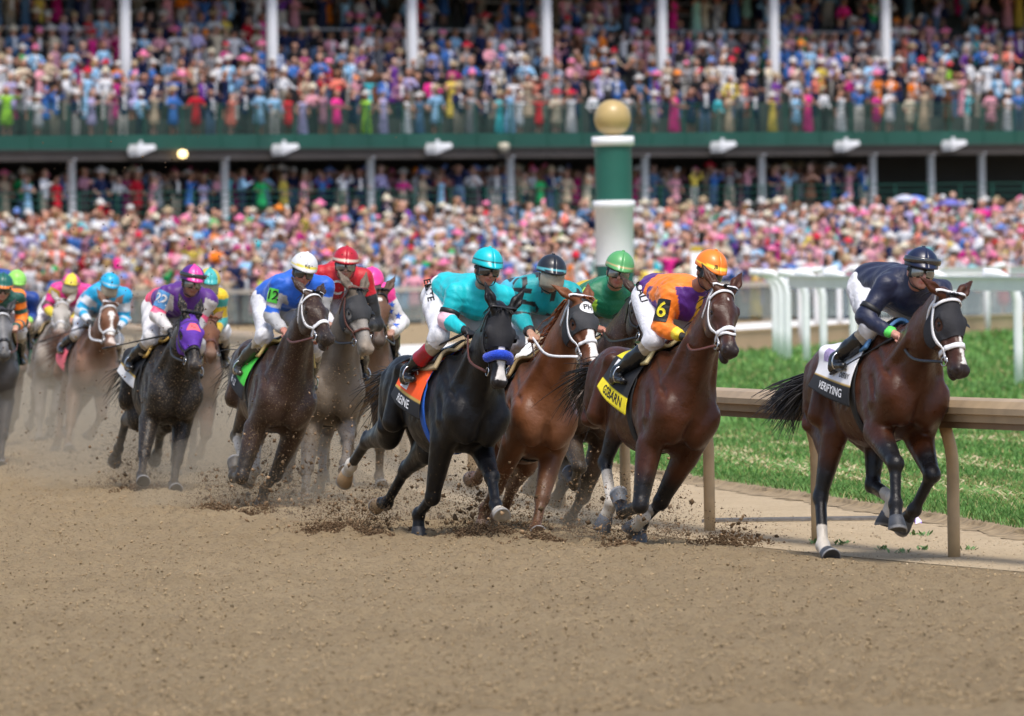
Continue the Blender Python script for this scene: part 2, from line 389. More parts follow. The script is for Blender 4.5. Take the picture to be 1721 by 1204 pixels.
M['dirt'] = dirt_mat('track_dirt', (.45, .338, .198), (.375, .278, .16), (.22, .152, .088), 1.0)
M['sand'] = dirt_mat('pale_sand', (.54, .43, .285), (.45, .35, .225), (.33, .235, .14), .6)
M['turf_soil'] = dirt_mat('turf_soil', (.105, .225, .050), (.14, .265, .065), (.08, .17, .04), .3, .8)
def sheet(name, pts, z, mt, kind='structure'):
    o = mesh(name, [(p[0], p[1], z) for p in pts], [tuple(range(len(pts)))], mt, None, None, False); return tag(o, kind=kind)
tag(mesh('track_ground', [(-900, 5, 0), (900, 5, 0), (900, 1500, 0), (-900, 1500, 0)], [(0, 1, 2, 3)], M['dirt'], None, None, False), kind='structure')
def rough_track():
    # harrowed, hoof-printed surface: real relief over the part of the track the lens can see
    nx, ny = 620, 520; xs = np.linspace(-8.5, 5.2, nx); ys = np.concatenate([np.linspace(36, 70, 330, endpoint=False), np.linspace(70, 125, 190)])
    g = np.random.default_rng(5); z = np.zeros((ny, nx)); kx = np.fft.rfftfreq(nx, xs[1] - xs[0])[None, :]; ky = np.fft.fftfreq(ny, .105)[:, None]
    for Lx, Ly, amp in ((.030, .08, .012), (.075, .18, .010), (.40, .25, .005), (1.6, .30, .005)):
        f = np.fft.irfft2(np.fft.rfft2(g.normal(size=(ny, nx))) * np.exp(-(kx * Lx * 3.2) ** 2 - (ky * Ly * 3.2) ** 2), s=(ny, nx)); z += amp * f / f.std()
    for _ in range(500):
        cx, cy, r = g.uniform(-8, 5), 36 + 70 * g.uniform() ** 1.2, g.uniform(.06, .11); i0, i1 = np.searchsorted(xs, (cx - .3, cx + .3)); j0, j1 = np.searchsorted(ys, (cy - .5, cy + .5))
        d = np.sqrt((xs[None, i0:i1] - cx) ** 2 + ((ys[j0:j1, None] - cy) * .7) ** 2) / r; z[j0:j1, i0:i1] += -.022 * np.exp(-d ** 2) + .012 * np.exp(-((d - 1.5) / .45) ** 2)
    X, Y = np.meshgrid(xs, ys); rx = np.interp(Y, np.linspace(45, 160, 116), _railc, left=9) - .75 + (.10 * np.sin(Y * 1.9) + .07 * np.sin(Y * 4.7 + 1) + .05 * np.sin(Y * 9.1)); z = (.035 + z) * np.clip((rx - X) / .6, 0, 1)
    fade = np.clip((Y - 36) / 1, 0, 1) * np.clip((124 - Y) / 4, 0, 1) * np.clip((X + 8.5) / .5, 0, 1); z = np.maximum(z * fade, -.01) + np.where(X < rx, .004, -.02)
    idx = np.arange(nx * ny).reshape(ny, nx); Q = np.stack([idx[:-1, :-1], idx[:-1, 1:], idx[1:, 1:], idx[1:, :-1]], -1).reshape(-1, 4)
    tag(mesh('track_surface', np.stack([X, Y, z], -1).reshape(-1, 3), Q, M['dirt']), kind='structure')
    return xs, ys, z
# inner rail line (x as a function of depth), from the posts in the picture
_rd = np.array([45, 56.2, 59.4, 62.5, 85.2, 110, 160.]); _rx = np.array([5.7, 2.84, 2.06, 1.36, -1.16, -3.3, -7.6])
def railx(d): return float(np.interp(d, np.linspace(45, 160, 116), _railc))
_cf = np.polyfit(_rd, _rx + .04, 4, w=[.3, 60, 60, 60, 60, 1, .2]); _railc = np.polyval(_cf, np.linspace(45, 160, 116))
TX, TY, TZ = rough_track()
def track_z(x, y): return TZ[np.clip(np.searchsorted(TY, y), 0, len(TY) - 1), np.clip(np.searchsorted(TX, x), 0, len(TX) - 1)]
near = [ground(*p) for p in ((1900, 935), (1721, 903), (1600, 880), (1400, 847), (1200, 817), (1040, 790), (900, 768))]
far = [ground(*p) for p in ((930, 740), (990, 680), (1100, 625), (1230, 597), (1340, 590), (1721, 558), (2000, 545))]
turf = [p[:2] for p in near + far]
sand = [(railx(d) - .55, d) for d in np.linspace(47, 110, 40)] + [tuple(ground(930, 720)[:2])] + [tuple(p[:2] + np.array([.25, .3])) for p in near[::-1]]
sheet('sand_strip', sand, .004, M['sand'])
# turf with a raised edge
def turf_mesh():
    T = np.array(turf); V = [(x, y, .05) for x, y in T] + [(x, y, .0) for x, y in T]; n = len(T)
    return V, [tuple(range(n))]
_T = np.array(turf); _nn = len(near); _e = []
for i in range(_nn):
    t_ = nrm(np.append(_T[min(i + 1, _nn - 1)] - _T[max(i - 1, 0)], 0)); _e.append((_T[i][0] + t_[1] * -.0, _T[i][1]))
_ed = [np.array([a[0], a[1]]) for a in _e]
_dn = []
for k in np.linspace(0, _nn - 1.001, 160):
    i = int(k); p_ = _ed[i] + (k - i) * (_ed[i + 1] - _ed[i]); t_ = _ed[i + 1] - _ed[i]; n_ = nrm(np.array([t_[1], -t_[0], 0]))[:2]; n_ = n_ if n_[0] < 0 else -n_; _dn.append((p_, n_))
_V = []
for p_, n_ in _dn:
    for u_, z_ in ((-.10, .058), (.02, .052), (.04, .028), (.08 + .04 * random.random(), .012), (.12 + .10 * random.random(), .0045)): q_ = p_ + n_ * (u_ + random.uniform(-.02, .02)); _V.append((q_[0], q_[1], z_ + random.uniform(0, .006)))
tag(mesh('turf_edge', _V, [(a * 5 + b, a * 5 + b + 1, a * 5 + b + 6, a * 5 + b + 5) for a in range(159) for b in range(4)], mat('edge_soil', (.27, .20, .115), .95, .35, 9, .8, 30)), kind='structure')
tv, tf = turf_mesh(); tag(mesh('turf_ground', tv, tf, M['turf_soil'], None, None, False), kind='structure')
def inpoly(P, poly):
    x, y = P[:, 0], P[:, 1]; c = np.zeros(len(P), bool); j = len(poly) - 1
    for i in range(len(poly)):
        xi, yi = poly[i]; xj, yj = poly[j]
        c ^= ((yi > y) != (yj > y)) & (x < (xj - xi) * (y - yi) / (yj - yi + 1e-12) + xi); j = i
    return c
def wear(P):   # pale trampled bands and patches in the turf
    x, y = P[:, 0], P[:, 1]; e = np.array([p[:2] for p in near]); d = np.full(len(P), 99.)
    for i in range(len(e) - 1):
        dd, _ = segd(np.column_stack([P[:, :2], np.zeros(len(P))]), np.append(e[i], 0), np.append(e[i + 1], 0)); d = np.minimum(d, dd)
    nz = np.sin(x * 3.1 + y * .41) + np.sin(x * 1.3 - y * .77 + 2) + .8 * np.sin(x * 6.3 + y * 1.3)
    w = np.exp(-((d - 1.5) / .45) ** 2) * (1.1 + .4 * nz) + np.exp(-((d - 3.0) / .35) ** 2) * (.6 + .5 * nz) + np.exp(-((d - 5.5) / .9) ** 2) * (.4 + .5 * nz) + np.exp(-((d - 11) / 2) ** 2) * (.1 + .35 * nz)
    return np.clip(w, 0, 1), d
def make_grass():
    V, Fc, C = [], [], []; base = 0; out_v, out_c = [], []
    lo, hi = np.min(turf, 0), np.max(turf, 0)
    for d0, d1, dens, w, hgt in ((52, 75, 1000, .008, .050), (75, 100, 320, .014, .055), (100, 150, 60, .03, .11), (150, 215, 14, .06, .13)):
        xa, xb = -.5, (1.12 * d1 * 860 / FPX) + .6; n = int((d1 - d0) * (xb - xa) * dens); P = np.column_stack([RNG.uniform(xa, xb, n), RNG.uniform(d0, d1, n)])
        P = P[inpoly(P, turf)]; wr, de = wear(P); keep = RNG.uniform(size=len(P)) > wr * .8; P, wr, de = P[keep], wr[keep], de[keep]; n = len(P)
        h = hgt * RNG.uniform(.45, 1.2, n) * (1 - .5 * wr) * np.where(de < .4, 1.3, 1); a = RNG.uniform(0, 6.28, n); lx, ly = np.cos(a), np.sin(a); b = RNG.uniform(0, 6.28, n); k = h * RNG.uniform(.2, .9, n)
        B = np.column_stack([P, np.full(n, .045)]); s = np.column_stack([lx, ly, np.zeros(n)]) * (w * .5)
        mid = B + np.column_stack([np.cos(b) * k * .35, np.sin(b) * k * .35, h * .6]); tip = B + np.column_stack([np.cos(b) * k, np.sin(b) * k, h])
        out_v.append(np.stack([B - s, B + s, mid + s * .8, tip, mid - s * .8], 1).reshape(-1, 3))
        g = RNG.uniform(.7, 1.3, n)[:, None] * np.array([.128, .262, .070]); dry = np.array([.40, .33, .15]); tone = RNG.uniform(size=n); g = np.where((tone < .06 + .75 * wr)[:, None], dry * RNG.uniform(.7, 1.1, n)[:, None], g)
        g = np.where((tone > .85)[:, None], g * np.array([1.25, 1.05, .9]), g); out_c.append(np.repeat(g, 5, 0))
    V = np.concatenate(out_v); C = np.concatenate(out_c); n = len(V) // 5; Q = np.arange(n)[:, None] * 5 + np.array([0, 1, 2, 3, 4])
    me = mesh('grass', V, Q, mat('grass_blades', (1, 1, 1), .6, .12, .4, attr=True, spec=.25), None, C, False); tag(me, 'green turf grass beyond the inner rail', None, None, 'stuff')
make_grass()
# pale trodden straw in the worn bands
def thatch():
    n = 16000; P = np.column_stack([RNG.uniform(0, 6, n), RNG.uniform(52, 100, n)]); P = P[inpoly(P, turf)]; w, _ = wear(P); P = P[RNG.uniform(size=len(P)) < w * 1.3]; n = len(P)
    a = RNG.uniform(0, 6.28, n); l = RNG.uniform(.03, .09, n); d = np.column_stack([np.cos(a) * l, np.sin(a) * l, RNG.uniform(0, .03, n)]); s = np.column_stack([-np.sin(a), np.cos(a), np.zeros(n)]) * .008
    B = np.column_stack([P, np.full(n, .056)]); V = np.stack([B - s, B + s, B + s + d, B - s + d], 1).reshape(-1, 3)
    tag(mesh('dry_grass', V, np.arange(n)[:, None] * 4 + np.arange(4), mat('straw', (.46, .38, .22), .8, .3, 9), None, None, False), 'pale dry grass in worn turf patches', None, None, 'stuff')
thatch()
# pale path and low board beyond the turf
def px_strip(name, a, b, mt, z):
    A = [ground(*p, z)[:2] for p in a]; B = [ground(*p, z)[:2] for p in b[::-1]]; return sheet(name, A + B, z, mt)
M['path'] = dirt_mat('pale_path', (.76, .75, .72), (.70, .69, .66), (.60, .58, .54), .2, .3)
px_strip('pale_path', ((560, 612), (760, 606), (1000, 590), (1300, 573), (1721, 556), (1900, 548)), ((560, 584), (760, 578), (1000, 560), (1300, 541), (1721, 521), (1900, 512)), M['path'], .006)
kerb_pts = [ground(*p) for p in ((905, 608), (1000, 603), (1120, 598), (1230, 593), (1300, 588), (1420, 579), (1560, 568), (1721, 558), (1900, 549))]
kb = empty('low_wall', loc=tuple(kerb_pts[0])); tag(kb, 'low tan board wall between the turf and the pale path', 'low wall')
M['tanboard'] = mat('tan_board', (.52, .385, .225), .8, .12, .5)
for i in range(len(kerb_pts) - 1):
    a, b = kerb_pts[i], kerb_pts[i + 1]; d = nrm(b - a); nn = np.array([-d[1], d[0], 0]) * .09; L_ = np.linalg.norm(b - a); mb = MB(); o = kerb_pts[0]
    fr = lambda q: a - o + d * q[0] * (L_ - .04) + nn * q[1] + np.array([0, 0, q[2]]); mb.box((0, 0, 0), (1, 1, .42), None, fr); mb.box((0, -.3, .42), (1, 1.3, .47), None, fr); mb.build('board', M['tanboard'], kb)
# tan inner rail
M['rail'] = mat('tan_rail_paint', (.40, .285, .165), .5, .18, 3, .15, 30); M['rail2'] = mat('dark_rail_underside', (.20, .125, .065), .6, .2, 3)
M['post'] = mat('tan_post_paint', (.46, .33, .19), .5, .2, 5, .15, 30)
rl = empty('inner_rail', loc=(railx(60), 60, 0)); tag(rl, 'tan running rail on curved posts between the dirt and the turf', 'rail')
def railpt(d): return np.array([railx(d), d, 0])
ds = [47.0]
while ds[-1] < 150: t_ = nrm(railpt(ds[-1] + .5) - railpt(ds[-1])); ds.append(ds[-1] + 3.22 * t_[1])
off = 56.2 - min(ds, key=lambda d: abs(d - 56.2)); ds = [d + off for d in ds]; org = np.array([railx(60), 60, 0])
for i in range(len(ds) - 1):
    a, b = railpt(ds[i]), railpt(ds[i + 1]); t_ = nrm(b - a); sd_ = np.array([-t_[1], t_[0], 0])   # towards the dirt
    BO = -.15; prof = [(.04, .905), (.03, .97), (.05, 1.025), (.12, 1.056), (.22, 1.062), (.30, 1.045), (.35, 1.00), (.355, .96), (.33, .955), (.33, .905)]
    V = [q + sd_ * (u - .02 + BO) + np.array([0, 0, w]) - org for q in (a, b - t_ * .004) for u, w in prof]; n = len(prof)
    Fc = [(k, (k + 1) % n, n + (k + 1) % n, n + k) for k in range(n)] + [tuple(range(n - 1, -1, -1)), tuple(range(n, 2 * n))]
    mesh('rail_beam', V, Fc, M['rail'], rl, None, False)
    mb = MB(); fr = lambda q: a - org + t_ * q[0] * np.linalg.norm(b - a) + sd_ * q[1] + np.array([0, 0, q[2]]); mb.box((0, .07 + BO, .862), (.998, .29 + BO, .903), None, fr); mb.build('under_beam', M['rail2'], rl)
    pb = a - org; mb = MB(); c = [pb + np.array([0, 0, z]) for z in (-.05, .25, .5, .62)] + [pb + sd_ * u + np.array([0, 0, z]) for u, z in ((.01, .72), (.03, .80), (.05, .866))]
    mb.tube(c, .042, 14); mb.build('post', M['post'], rl, True)
# white goose-neck rail round the turf course
M['white'] = mat('white_rail_paint', (.84, .85, .87), .4, .05, 2)
wr_ = empty('turf_rail', loc=tuple(ground(1436, 630))); tag(wr_, 'white curved post running rail round the turf course', 'rail'); wo = ground(1436, 630)
nearp = [ground(*p) for p in ((1304, 601), (1313, 607), (1325, 611), (1356, 617), (1385, 622), (1436, 629), (1520, 636), (1607, 645), (1713, 656), (1830, 668), (1960, 684))]
farp = [ground(*p) for p in ((1304, 601), (1322, 594), (1347, 586), (1374, 578), (1412, 570), (1530, 566), (1660, 563), (1800, 556))]
def goose(pts, skip=0, inward=1, first=0):
    for i, p in enumerate(pts):
        if i < skip: continue
        q = pts[min(i + 1, len(pts) - 1)] - pts[max(i - 1, 0)]; t_ = nrm(q); s_ = np.array([t_[1], -t_[0], 0]) * inward
        c = [p - wo + np.array([0, 0, z]) for z in (0, .6, 1.1, 1.30)] + [p - wo + s_ * u + np.array([0, 0, z]) for u, z in ((.04, 1.46), (.13, 1.60), (.27, 1.69), (.50, 1.715))]
        mb = MB(); mb.tube(c, .072, 10); mb.build('post', M['white'], wr_, True)
    for i in range(first, len(pts) - 1):
        a, b = pts[i], pts[i + 1]
        t_ = nrm(b - a); s_ = np.array([t_[1], -t_[0], 0]) * inward; L_ = np.linalg.norm(b - a); mb = MB()
        fr = lambda q: a - wo + t_ * q[0] * L_ + s_ * q[1] + np.array([0, 0, q[2]]); mb.box((0, .53, 1.46), (.999, .60, 1.64), None, fr); mb.box((0, .49, 1.642), (.999, .64, 1.67), None, fr); mb.build('rail_beam', M['white'], wr_)
goose(nearp, 0, 1, 4); goose(farp, 1, 1, 4)
# striped furlong pole with gold ball
pp = ground(1037, 640); s_ = FPX / ((pp - CC_) @ CF_); zz = lambda py: CAMH + (437 - py) / s_; rp = 31.5 / s_
M['polegreen'] = mat('pole_green', (.012, .115, .085), .5, .08, 2); M['gold'] = mat('gold_ball_paint', (.46, .33, .13), .42, .08, 5, coat=.2)
po_ = empty('marker_pole', loc=tuple(pp)); tag(po_, 'tall green and white marker pole topped by a gold ball', 'marker pole')
def plathe(nm, prof, mt): mb = MB(); mb.lathe(prof, n=40); mb.build(nm, mt, po_, True)
plathe('base', [(rp * 1.0, -.1), (rp, zz(446))], M['polegreen'])
plathe('white_shaft', [(rp * 1.02, zz(446)), (rp * 1.02, zz(352)), (rp * 1.13, zz(350)), (rp * 1.15, zz(344)), (rp * 1.12, zz(338)), (rp * .9, zz(337))], M['white'])
plathe('green_shaft', [(rp * .99, zz(338)), (rp * .99, zz(245))], M['polegreen'])
plathe('cap', [(rp * .98, zz(246)), (rp * 1.13, zz(245)), (rp * 1.13, zz(230)), (0.001, zz(229))], M['white'])
rb = 31 / s_; plathe('ball', [(rb * math.cos(a), zz(199) + rb * math.sin(a)) for a in np.linspace(-1.57, 1.57, 24)], M['gold'])
sp_ = ground(1173, 572); s2 = FPX / ((sp_ - CC_) @ CF_); hz2 = 434; so_ = empty('marker_post', loc=tuple(sp_)); tag(so_, 'small distant white post with a yellow top behind the orange cap', 'post')
mb = MB(); w_ = 9 / s2; mb.box((-w_, -w_, 0), (w_, w_, CAMH + (hz2 - 423) / s2)); mb.build('shaft', M['white'], so_)
mb = MB(); w_ = 10.5 / s2; mb.lathe([(.001, 0), (w_, 0), (w_, 9 / s2), (.001, 10 / s2)], (0, 0, CAMH + (hz2 - 423) / s2 + .003), 16); mb.build('cap', mat('yellow_cap', (.50, .34, .03), .5), so_)
# weeds, litter and a drain grate on the sand strip
M['weed'] = mat('weed_leaf', (.12, .22, .07), .6, .3, 20)
for px, py in ((1408, 917), (1424, 914), (1484, 925), (1515, 930), (1551, 925), (1371, 915), (1538, 900), (1553, 901), (1630, 925)):
    g = ground(px, py, .004); w = empty('weed', loc=tuple(g)); tag(w, 'tiny green weed sprouting from the pale sand beside the rail', 'weed', 'weeds on the sand strip'); mb = MB()
    for k in range(16):
        a = random.uniform(0, 6.28); l = random.uniform(.018, .045); c = np.array([random.gauss(0, .025), random.gauss(0, .025), 0.0]); d = np.array([math.cos(a), math.sin(a), random.uniform(.3, 1.2)]); s = np.array([-math.sin(a), math.cos(a), 0]) * l * .3
        mb.add([c, c + d * l * .6 - s, c + d * l, c + d * l * .6 + s], [(0, 1, 2, 3)])
    mb.build('leaves', M['weed'], w)
g = ground(1537, 881, .006); lt = mb = MB(); 
for k in range(5): a = k * 1.2; mb.add([(math.cos(a) * .06, math.sin(a) * .05, .0), (math.cos(a + .8) * .07, math.sin(a + .8) * .05, .02), (math.cos(a + .5) * .02, 0, .07), (0, .01, .03)], [(0, 1, 2, 3)])
o = mb.build('wrapper', mat('wrapper_film', (.30, .20, .55), .3, .6, 40), None); o.location = tuple(g); tag(o, 'crumpled purple and white wrapper by the turf edge', 'litter')
g = ground(1350, 874, .010); mb = MB()
for k in range(9): mb.box((-.75 + .0, -.20 + k * .045, 0), (.75, -.18 + k * .045, .018))
for x in (-.75, 0, .73): mb.box((x, -.2, -.008), (x + .02, .19, -.001))
o = mb.build('drain_grate', mat('grate_steel', (.16, .15, .14), .6, .3, 20), None); o.location = tuple(g); o.rotation_euler.z = rad(-8); tag(o, 'flat grey steel drain grate lying in the sand by the turf', 'drain grate')

# ---- grandstand, seen obliquely across the course
LH_ = lambda px: 455 - 30 * px / 1721.0
def stand_frame():
    def at(px, s): P = unproj(px, LH_(px), FPX / s); return np.array([P[0], P[1], 0])
    A, B = at(0, 47.0), at(1721, 42.4); return A, nrm(B - A)
SA, SU = stand_frame(); SV = np.array([-SU[1], SU[0], 0]);
if SV[1] < 0: SV = -SV
def S(u, v, z): return SA + SU * u + SV * v + np.array([0, 0, z])
def su_of(px, v):   # u whose image column is px at stand depth v
    d = CF_ + (px - PW / 2) / FPX * CR_; d = d[:2]; o = SA[:2] + SV[:2] * v
    m = np.array([[SU[0], -d[0]], [SU[1], -d[1]]]); return float(np.linalg.solve(m, -o)[0])
U0, U1 = su_of(-120, 0), su_of(2250, 0); CU0, CU1 = U0, U1; U0, U1 = U0 - 25, U1 + 30
ZF, ZS0, ZM = 6.83, 5.98, 3.75        # balcony floor, underside, mezzanine floor
gs = empty('grandstand', loc=tuple(SA)); tag(gs, 'green grandstand with white columns, a packed balcony and a shaded lower gallery', 'grandstand')
M['grail0'] = mat('dark_trim', (.05, .07, .065), .5, .2, 1)
SL = lambda u, v, z: S(u, v, z) - SA
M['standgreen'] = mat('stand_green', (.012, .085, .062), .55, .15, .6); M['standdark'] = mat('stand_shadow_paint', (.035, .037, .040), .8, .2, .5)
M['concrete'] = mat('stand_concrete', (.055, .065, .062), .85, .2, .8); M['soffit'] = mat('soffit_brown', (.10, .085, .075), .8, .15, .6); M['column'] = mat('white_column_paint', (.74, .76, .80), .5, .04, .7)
def sbox(name, u0, u1, v0, v1, z0, z1, mt):
    mb = MB(); mb.box((u0, v0, z0), (u1, v1, z1), None, lambda q: SL(*q)); return mb.build(name, mt, gs)
sbox('balcony_fascia', U0, U1, -.02, .25, ZF - .50, ZF + .02, M['standgreen'])
for _u in np.arange(U0, U1, 1.75): sbox('fascia_rib', _u - .03, _u + .03, -.05, -.021, ZF - .49, ZF + .01, M['standgreen'])
sbox('fascia_trim', U0, U1, -.06, -.022, ZF - .56, ZF - .505, M['grail0'])
sbox('balcony_slab', U0, U1, .252, 9.0, ZF - .42, ZF - .06, M['concrete'])
sbox('edge_beam', U0, U1, .08, .50, ZF - .92, ZF - .425, M['soffit'])
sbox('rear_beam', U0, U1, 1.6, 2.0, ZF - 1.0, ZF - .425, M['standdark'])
RISE, DEEP = .56, .90
for r in range(1, 12):
    sbox('seating_tier', U0, U1, r * DEEP + .25, (r + 1) * DEEP + .25 if r < 11 else 16, ZF + (r - 1) * RISE + (.35 if r > 5 else 0) - .058 if r == 1 else ZF + (r - 1) * RISE + (.35 if r > 5 else 0), ZF + r * RISE + (.35 if r > 5 else 0), M['concrete'])
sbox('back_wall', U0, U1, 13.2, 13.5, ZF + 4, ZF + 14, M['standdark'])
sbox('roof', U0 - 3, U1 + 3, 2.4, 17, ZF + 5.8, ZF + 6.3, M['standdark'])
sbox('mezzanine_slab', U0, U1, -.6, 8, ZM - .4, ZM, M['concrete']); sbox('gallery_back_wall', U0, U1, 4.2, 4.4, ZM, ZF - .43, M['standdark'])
UC = [su_of(px, 3.0) for px in (-30, 220, 467, 702, 928, 1122, 1310, 1498, 1690)]; UCL = [su_of(px, .28) for px in (-135, 126, 383, 628, 863, 1089, 1285, 1472, 1570, 1655)]
UC = UC[:8] + [UC[7] + (UC[7] - UC[6]) * k for k in (1.5, 2.4)]
for u in UC:
    mb = MB(); w = .19; v0 = 2.92
    mb.box((u - w, v0, ZF + 1.1), (u + w, v0 + .06, ZF + 5.6), None, lambda q: SL(*q)); mb.box((u - w, v0 + .13, ZF + 1.1), (u + w, v0 + .18, ZF + 5.6), None, lambda q: SL(*q)); mb.box((u - .05, v0 + .062, ZF + 1.1), (u + .05, v0 + .128, ZF + 5.6), None, lambda q: SL(*q)); mb.build('column', M['column'], gs)
for u in UCL:
    mb = MB(); mb.lathe([(.15, 0), (.15, ZS0 - ZM - .07), (.22, ZS0 - ZM - .06), (.22, ZS0 - ZM - .001)], tuple(SL(u, .28, ZM)), 14); mb.build('column', M['column'], gs, True)
def railing(name, v, z0, h, u0, u1, step, mt, bars, pr=.022):
    mb = MB()
    for b in bars: mb.box((u0, v - pr, z0 + b - pr), (u1, v + pr, z0 + b + pr), None, lambda q: SL(*q))
    u = u0
    while u < u1: mb.box((u - .03, v - .03, z0), (u + .03, v + .03, z0 + h), None, lambda q: SL(*q)); u += step
    return mb.build(name, mt, gs)
railing('balcony_railing', .10, ZF + .02, 1.05, U0, U1, 1.75, M['standgreen'], (.18, .36, .54, .72, .9, 1.06))
railing('gallery_railing', -.45, ZM, 1.0, U0, U1, 1.75, M['standgreen'], (.25, .5, .75, 1.0))
M['grail'] = mat('pale_box_rail', (.34, .35, .37), .5, .1, 1)
for r, a, b in ((5.35, U0, UC[2]), (5.35, UC[2] + 1, UC[4]), (5.35, UC[5] + .5, UC[7]), (7.4, U0 + 2, UC[3]), (7.4, UC[4], UC[6])):
    railing('aisle_rail', r * DEEP + .3, ZF + r * RISE + .15, .9, a, b, 2.4, M['grail'], (.45, .9), .035)
# floodlights hung under the balcony edge
M['lampwhite'] = mat('lamp_housing', (.72, .73, .75), .45, .05, 3); M['lampglass'] = mat('lamp_glass', (.35, .36, .38), .2, .1, 4)
for i, px in enumerate((243, 484, 742, 1220, 1428, 1608)):
    u = su_of(px, -.3); P = S(u, -.30, ZF - .58); fl = empty('floodlight', loc=tuple(P)); nm = ('first', 'second', 'third', 'fourth', 'fifth', 'sixth')[i]
    tag(fl, f'white boxy floodlight under the balcony edge, {nm} from the left', 'floodlight', 'floodlights under the balcony')
    fr = lambda q: SU * q[0] + SV * q[1] + np.array([0, 0, q[2]])
    V = [fr(q) for q in ((-.42, -.35, .0), (.42, -.35, .06), (.42, .25, .06), (-.42, .25, 0), (-.36, -.30, .22), (.40, -.30, .22), (.40, .22, .22), (-.36, .22, .22), (-.40, -.33, -.20), (-.20, -.33, -.16), (-.2, .2, -.16), (-.40, .2, -.20))]
    mesh('housing', V, [(4, 5, 6, 7), (0, 1, 5, 4), (1, 2, 6, 5), (2, 3, 7, 6), (3, 0, 4, 7), (0, 8, 9, 1), (3, 2, 10, 11), (0, 3, 11, 8), (8, 11, 10, 9), (1, 9, 10, 2)], M['lampwhite'], fl, None, False)
    mb = MB(); mb.box((-.05, -.04, .222), (.05, .04, .35), None, fr); mb.build('bracket', M['lampwhite'], fl)
P = S(su_of(313, -.2), -.2, ZF - .70); o = empty('lit_lamp', loc=tuple(P)); tag(o, 'small glowing warm lamp under the balcony edge near the left', 'lamp')
lm, ln, lb = principled('warm_lamp_glow'); lb.inputs['Emission Color'].default_value = (1, .72, .30, 1); lb.inputs['Emission Strength'].default_value = 3.0; lb.inputs['Base Color'].default_value = (1, .8, .5, 1)
mb = MB(); mb.lathe([(.001, -.15), (.12, -.12), (.17, 0), (.12, .1), (.001, .13)], n=16); mb.build('globe', lm, o, True); mb = MB(); mb.box((-.03, -.03, .10), (.03, .03, .25)); mb.build('stem', M['standdark'], o)
P = S(su_of(853, -.2), -.2, ZF - .55); o = empty('round_lamp', loc=tuple(P)); tag(o, 'round beige unlit lamp under the balcony edge left of the marker pole', 'lamp'); mb = MB(); mb.lathe([(.001, -.2), (.15, -.18), (.22, 0), (.2, .16), (.001, .2)], n=16); mb.build('globe', mat('beige_lamp', (.48, .44, .34), .5), o, True)
P = S(su_of(1568, -.2), .95, ZF - .72); o = empty('round_lamp', loc=tuple(P)); tag(o, 'round yellowish lamp on the last white column at the right', 'lamp'); mb = MB(); mb.lathe([(.001, -.2), (.18, -.15), (.25, 0), (.2, .16), (.001, .2)], n=16); mb.build('globe', mat('yellow_lamp', (.40, .28, .10), .5), o, True)
# apron: sloping standing ground from the trackside fence up to the gallery
fence = [ground(*p) for p in ((-150, 556), (0, 551), (430, 548), (860, 543), (1290, 539), (1721, 535), (1900, 533))]
apr_hi = [S(su_of(px, -.7), -.7, 0) for px in (-150, 0, 430, 860, 1290, 1721, 1900)]
def apron(i_t, w):   # position along the apron (0..6) and up the slope (0..1)
    i = min(int(i_t), 5); f = i_t - i; a = fence[i] + f * (fence[i + 1] - fence[i]); b = apr_hi[i] + f * (apr_hi[i + 1] - apr_hi[i]); p = a + (b - a) * w; return np.array([p[0], p[1], AZ * w])
AZ = 2.55
V = [apron(t_, w_) + np.array([0, 0, .01 if w_ < .5 else 0]) for w_ in (.02, 1.0) for t_ in np.linspace(0, 6, 25)]
tag(mesh('sloping_apron', V, [(i, i + 1, 26 + i, 25 + i) for i in range(24)], M['concrete'], None, None, False), kind='structure')
fo = empty('trackside_fence', loc=tuple(fence[3])); tag(fo, 'pale trackside fence with a tan top rail and hazy clear panels before the crowd', 'fence'); f0 = fence[3]
gm_, gn, gb = principled('clear_fence_panel'); gb.inputs['Base Color'].default_value = (.34, .40, .38, 1); gb.inputs['Roughness'].default_value = .35; gb.inputs['Alpha'].default_value = .42
M['fence'] = mat('fence_paint', (.60, .56, .49), .6, .08, 1)
for i in range(6):
    a, b = fence[i] - f0, fence[i + 1] - f0; t_ = nrm(b - a); s3 = np.array([-t_[1], t_[0], 0]); L_ = np.linalg.norm(b - a); fr = lambda q: a + t_ * q[0] + s3 * q[1] + np.array([0, 0, q[2]])
    mb = MB(); mb.box((0, -.06, 1.08), (L_, .06, 1.22), None, fr); mb.build('top_rail', M['fence'], fo); mb = MB(); mb.box((0, -.012, .12), (L_, .012, 1.07), None, fr); mb.build('panel', gm_, fo)
    k = 0.
    while k < L_: mb = MB(); mb.box((k, .02, 0), (k + .09, .10, 1.078), None, fr); mb.build('post', M['fence'], fo); k += 2.4
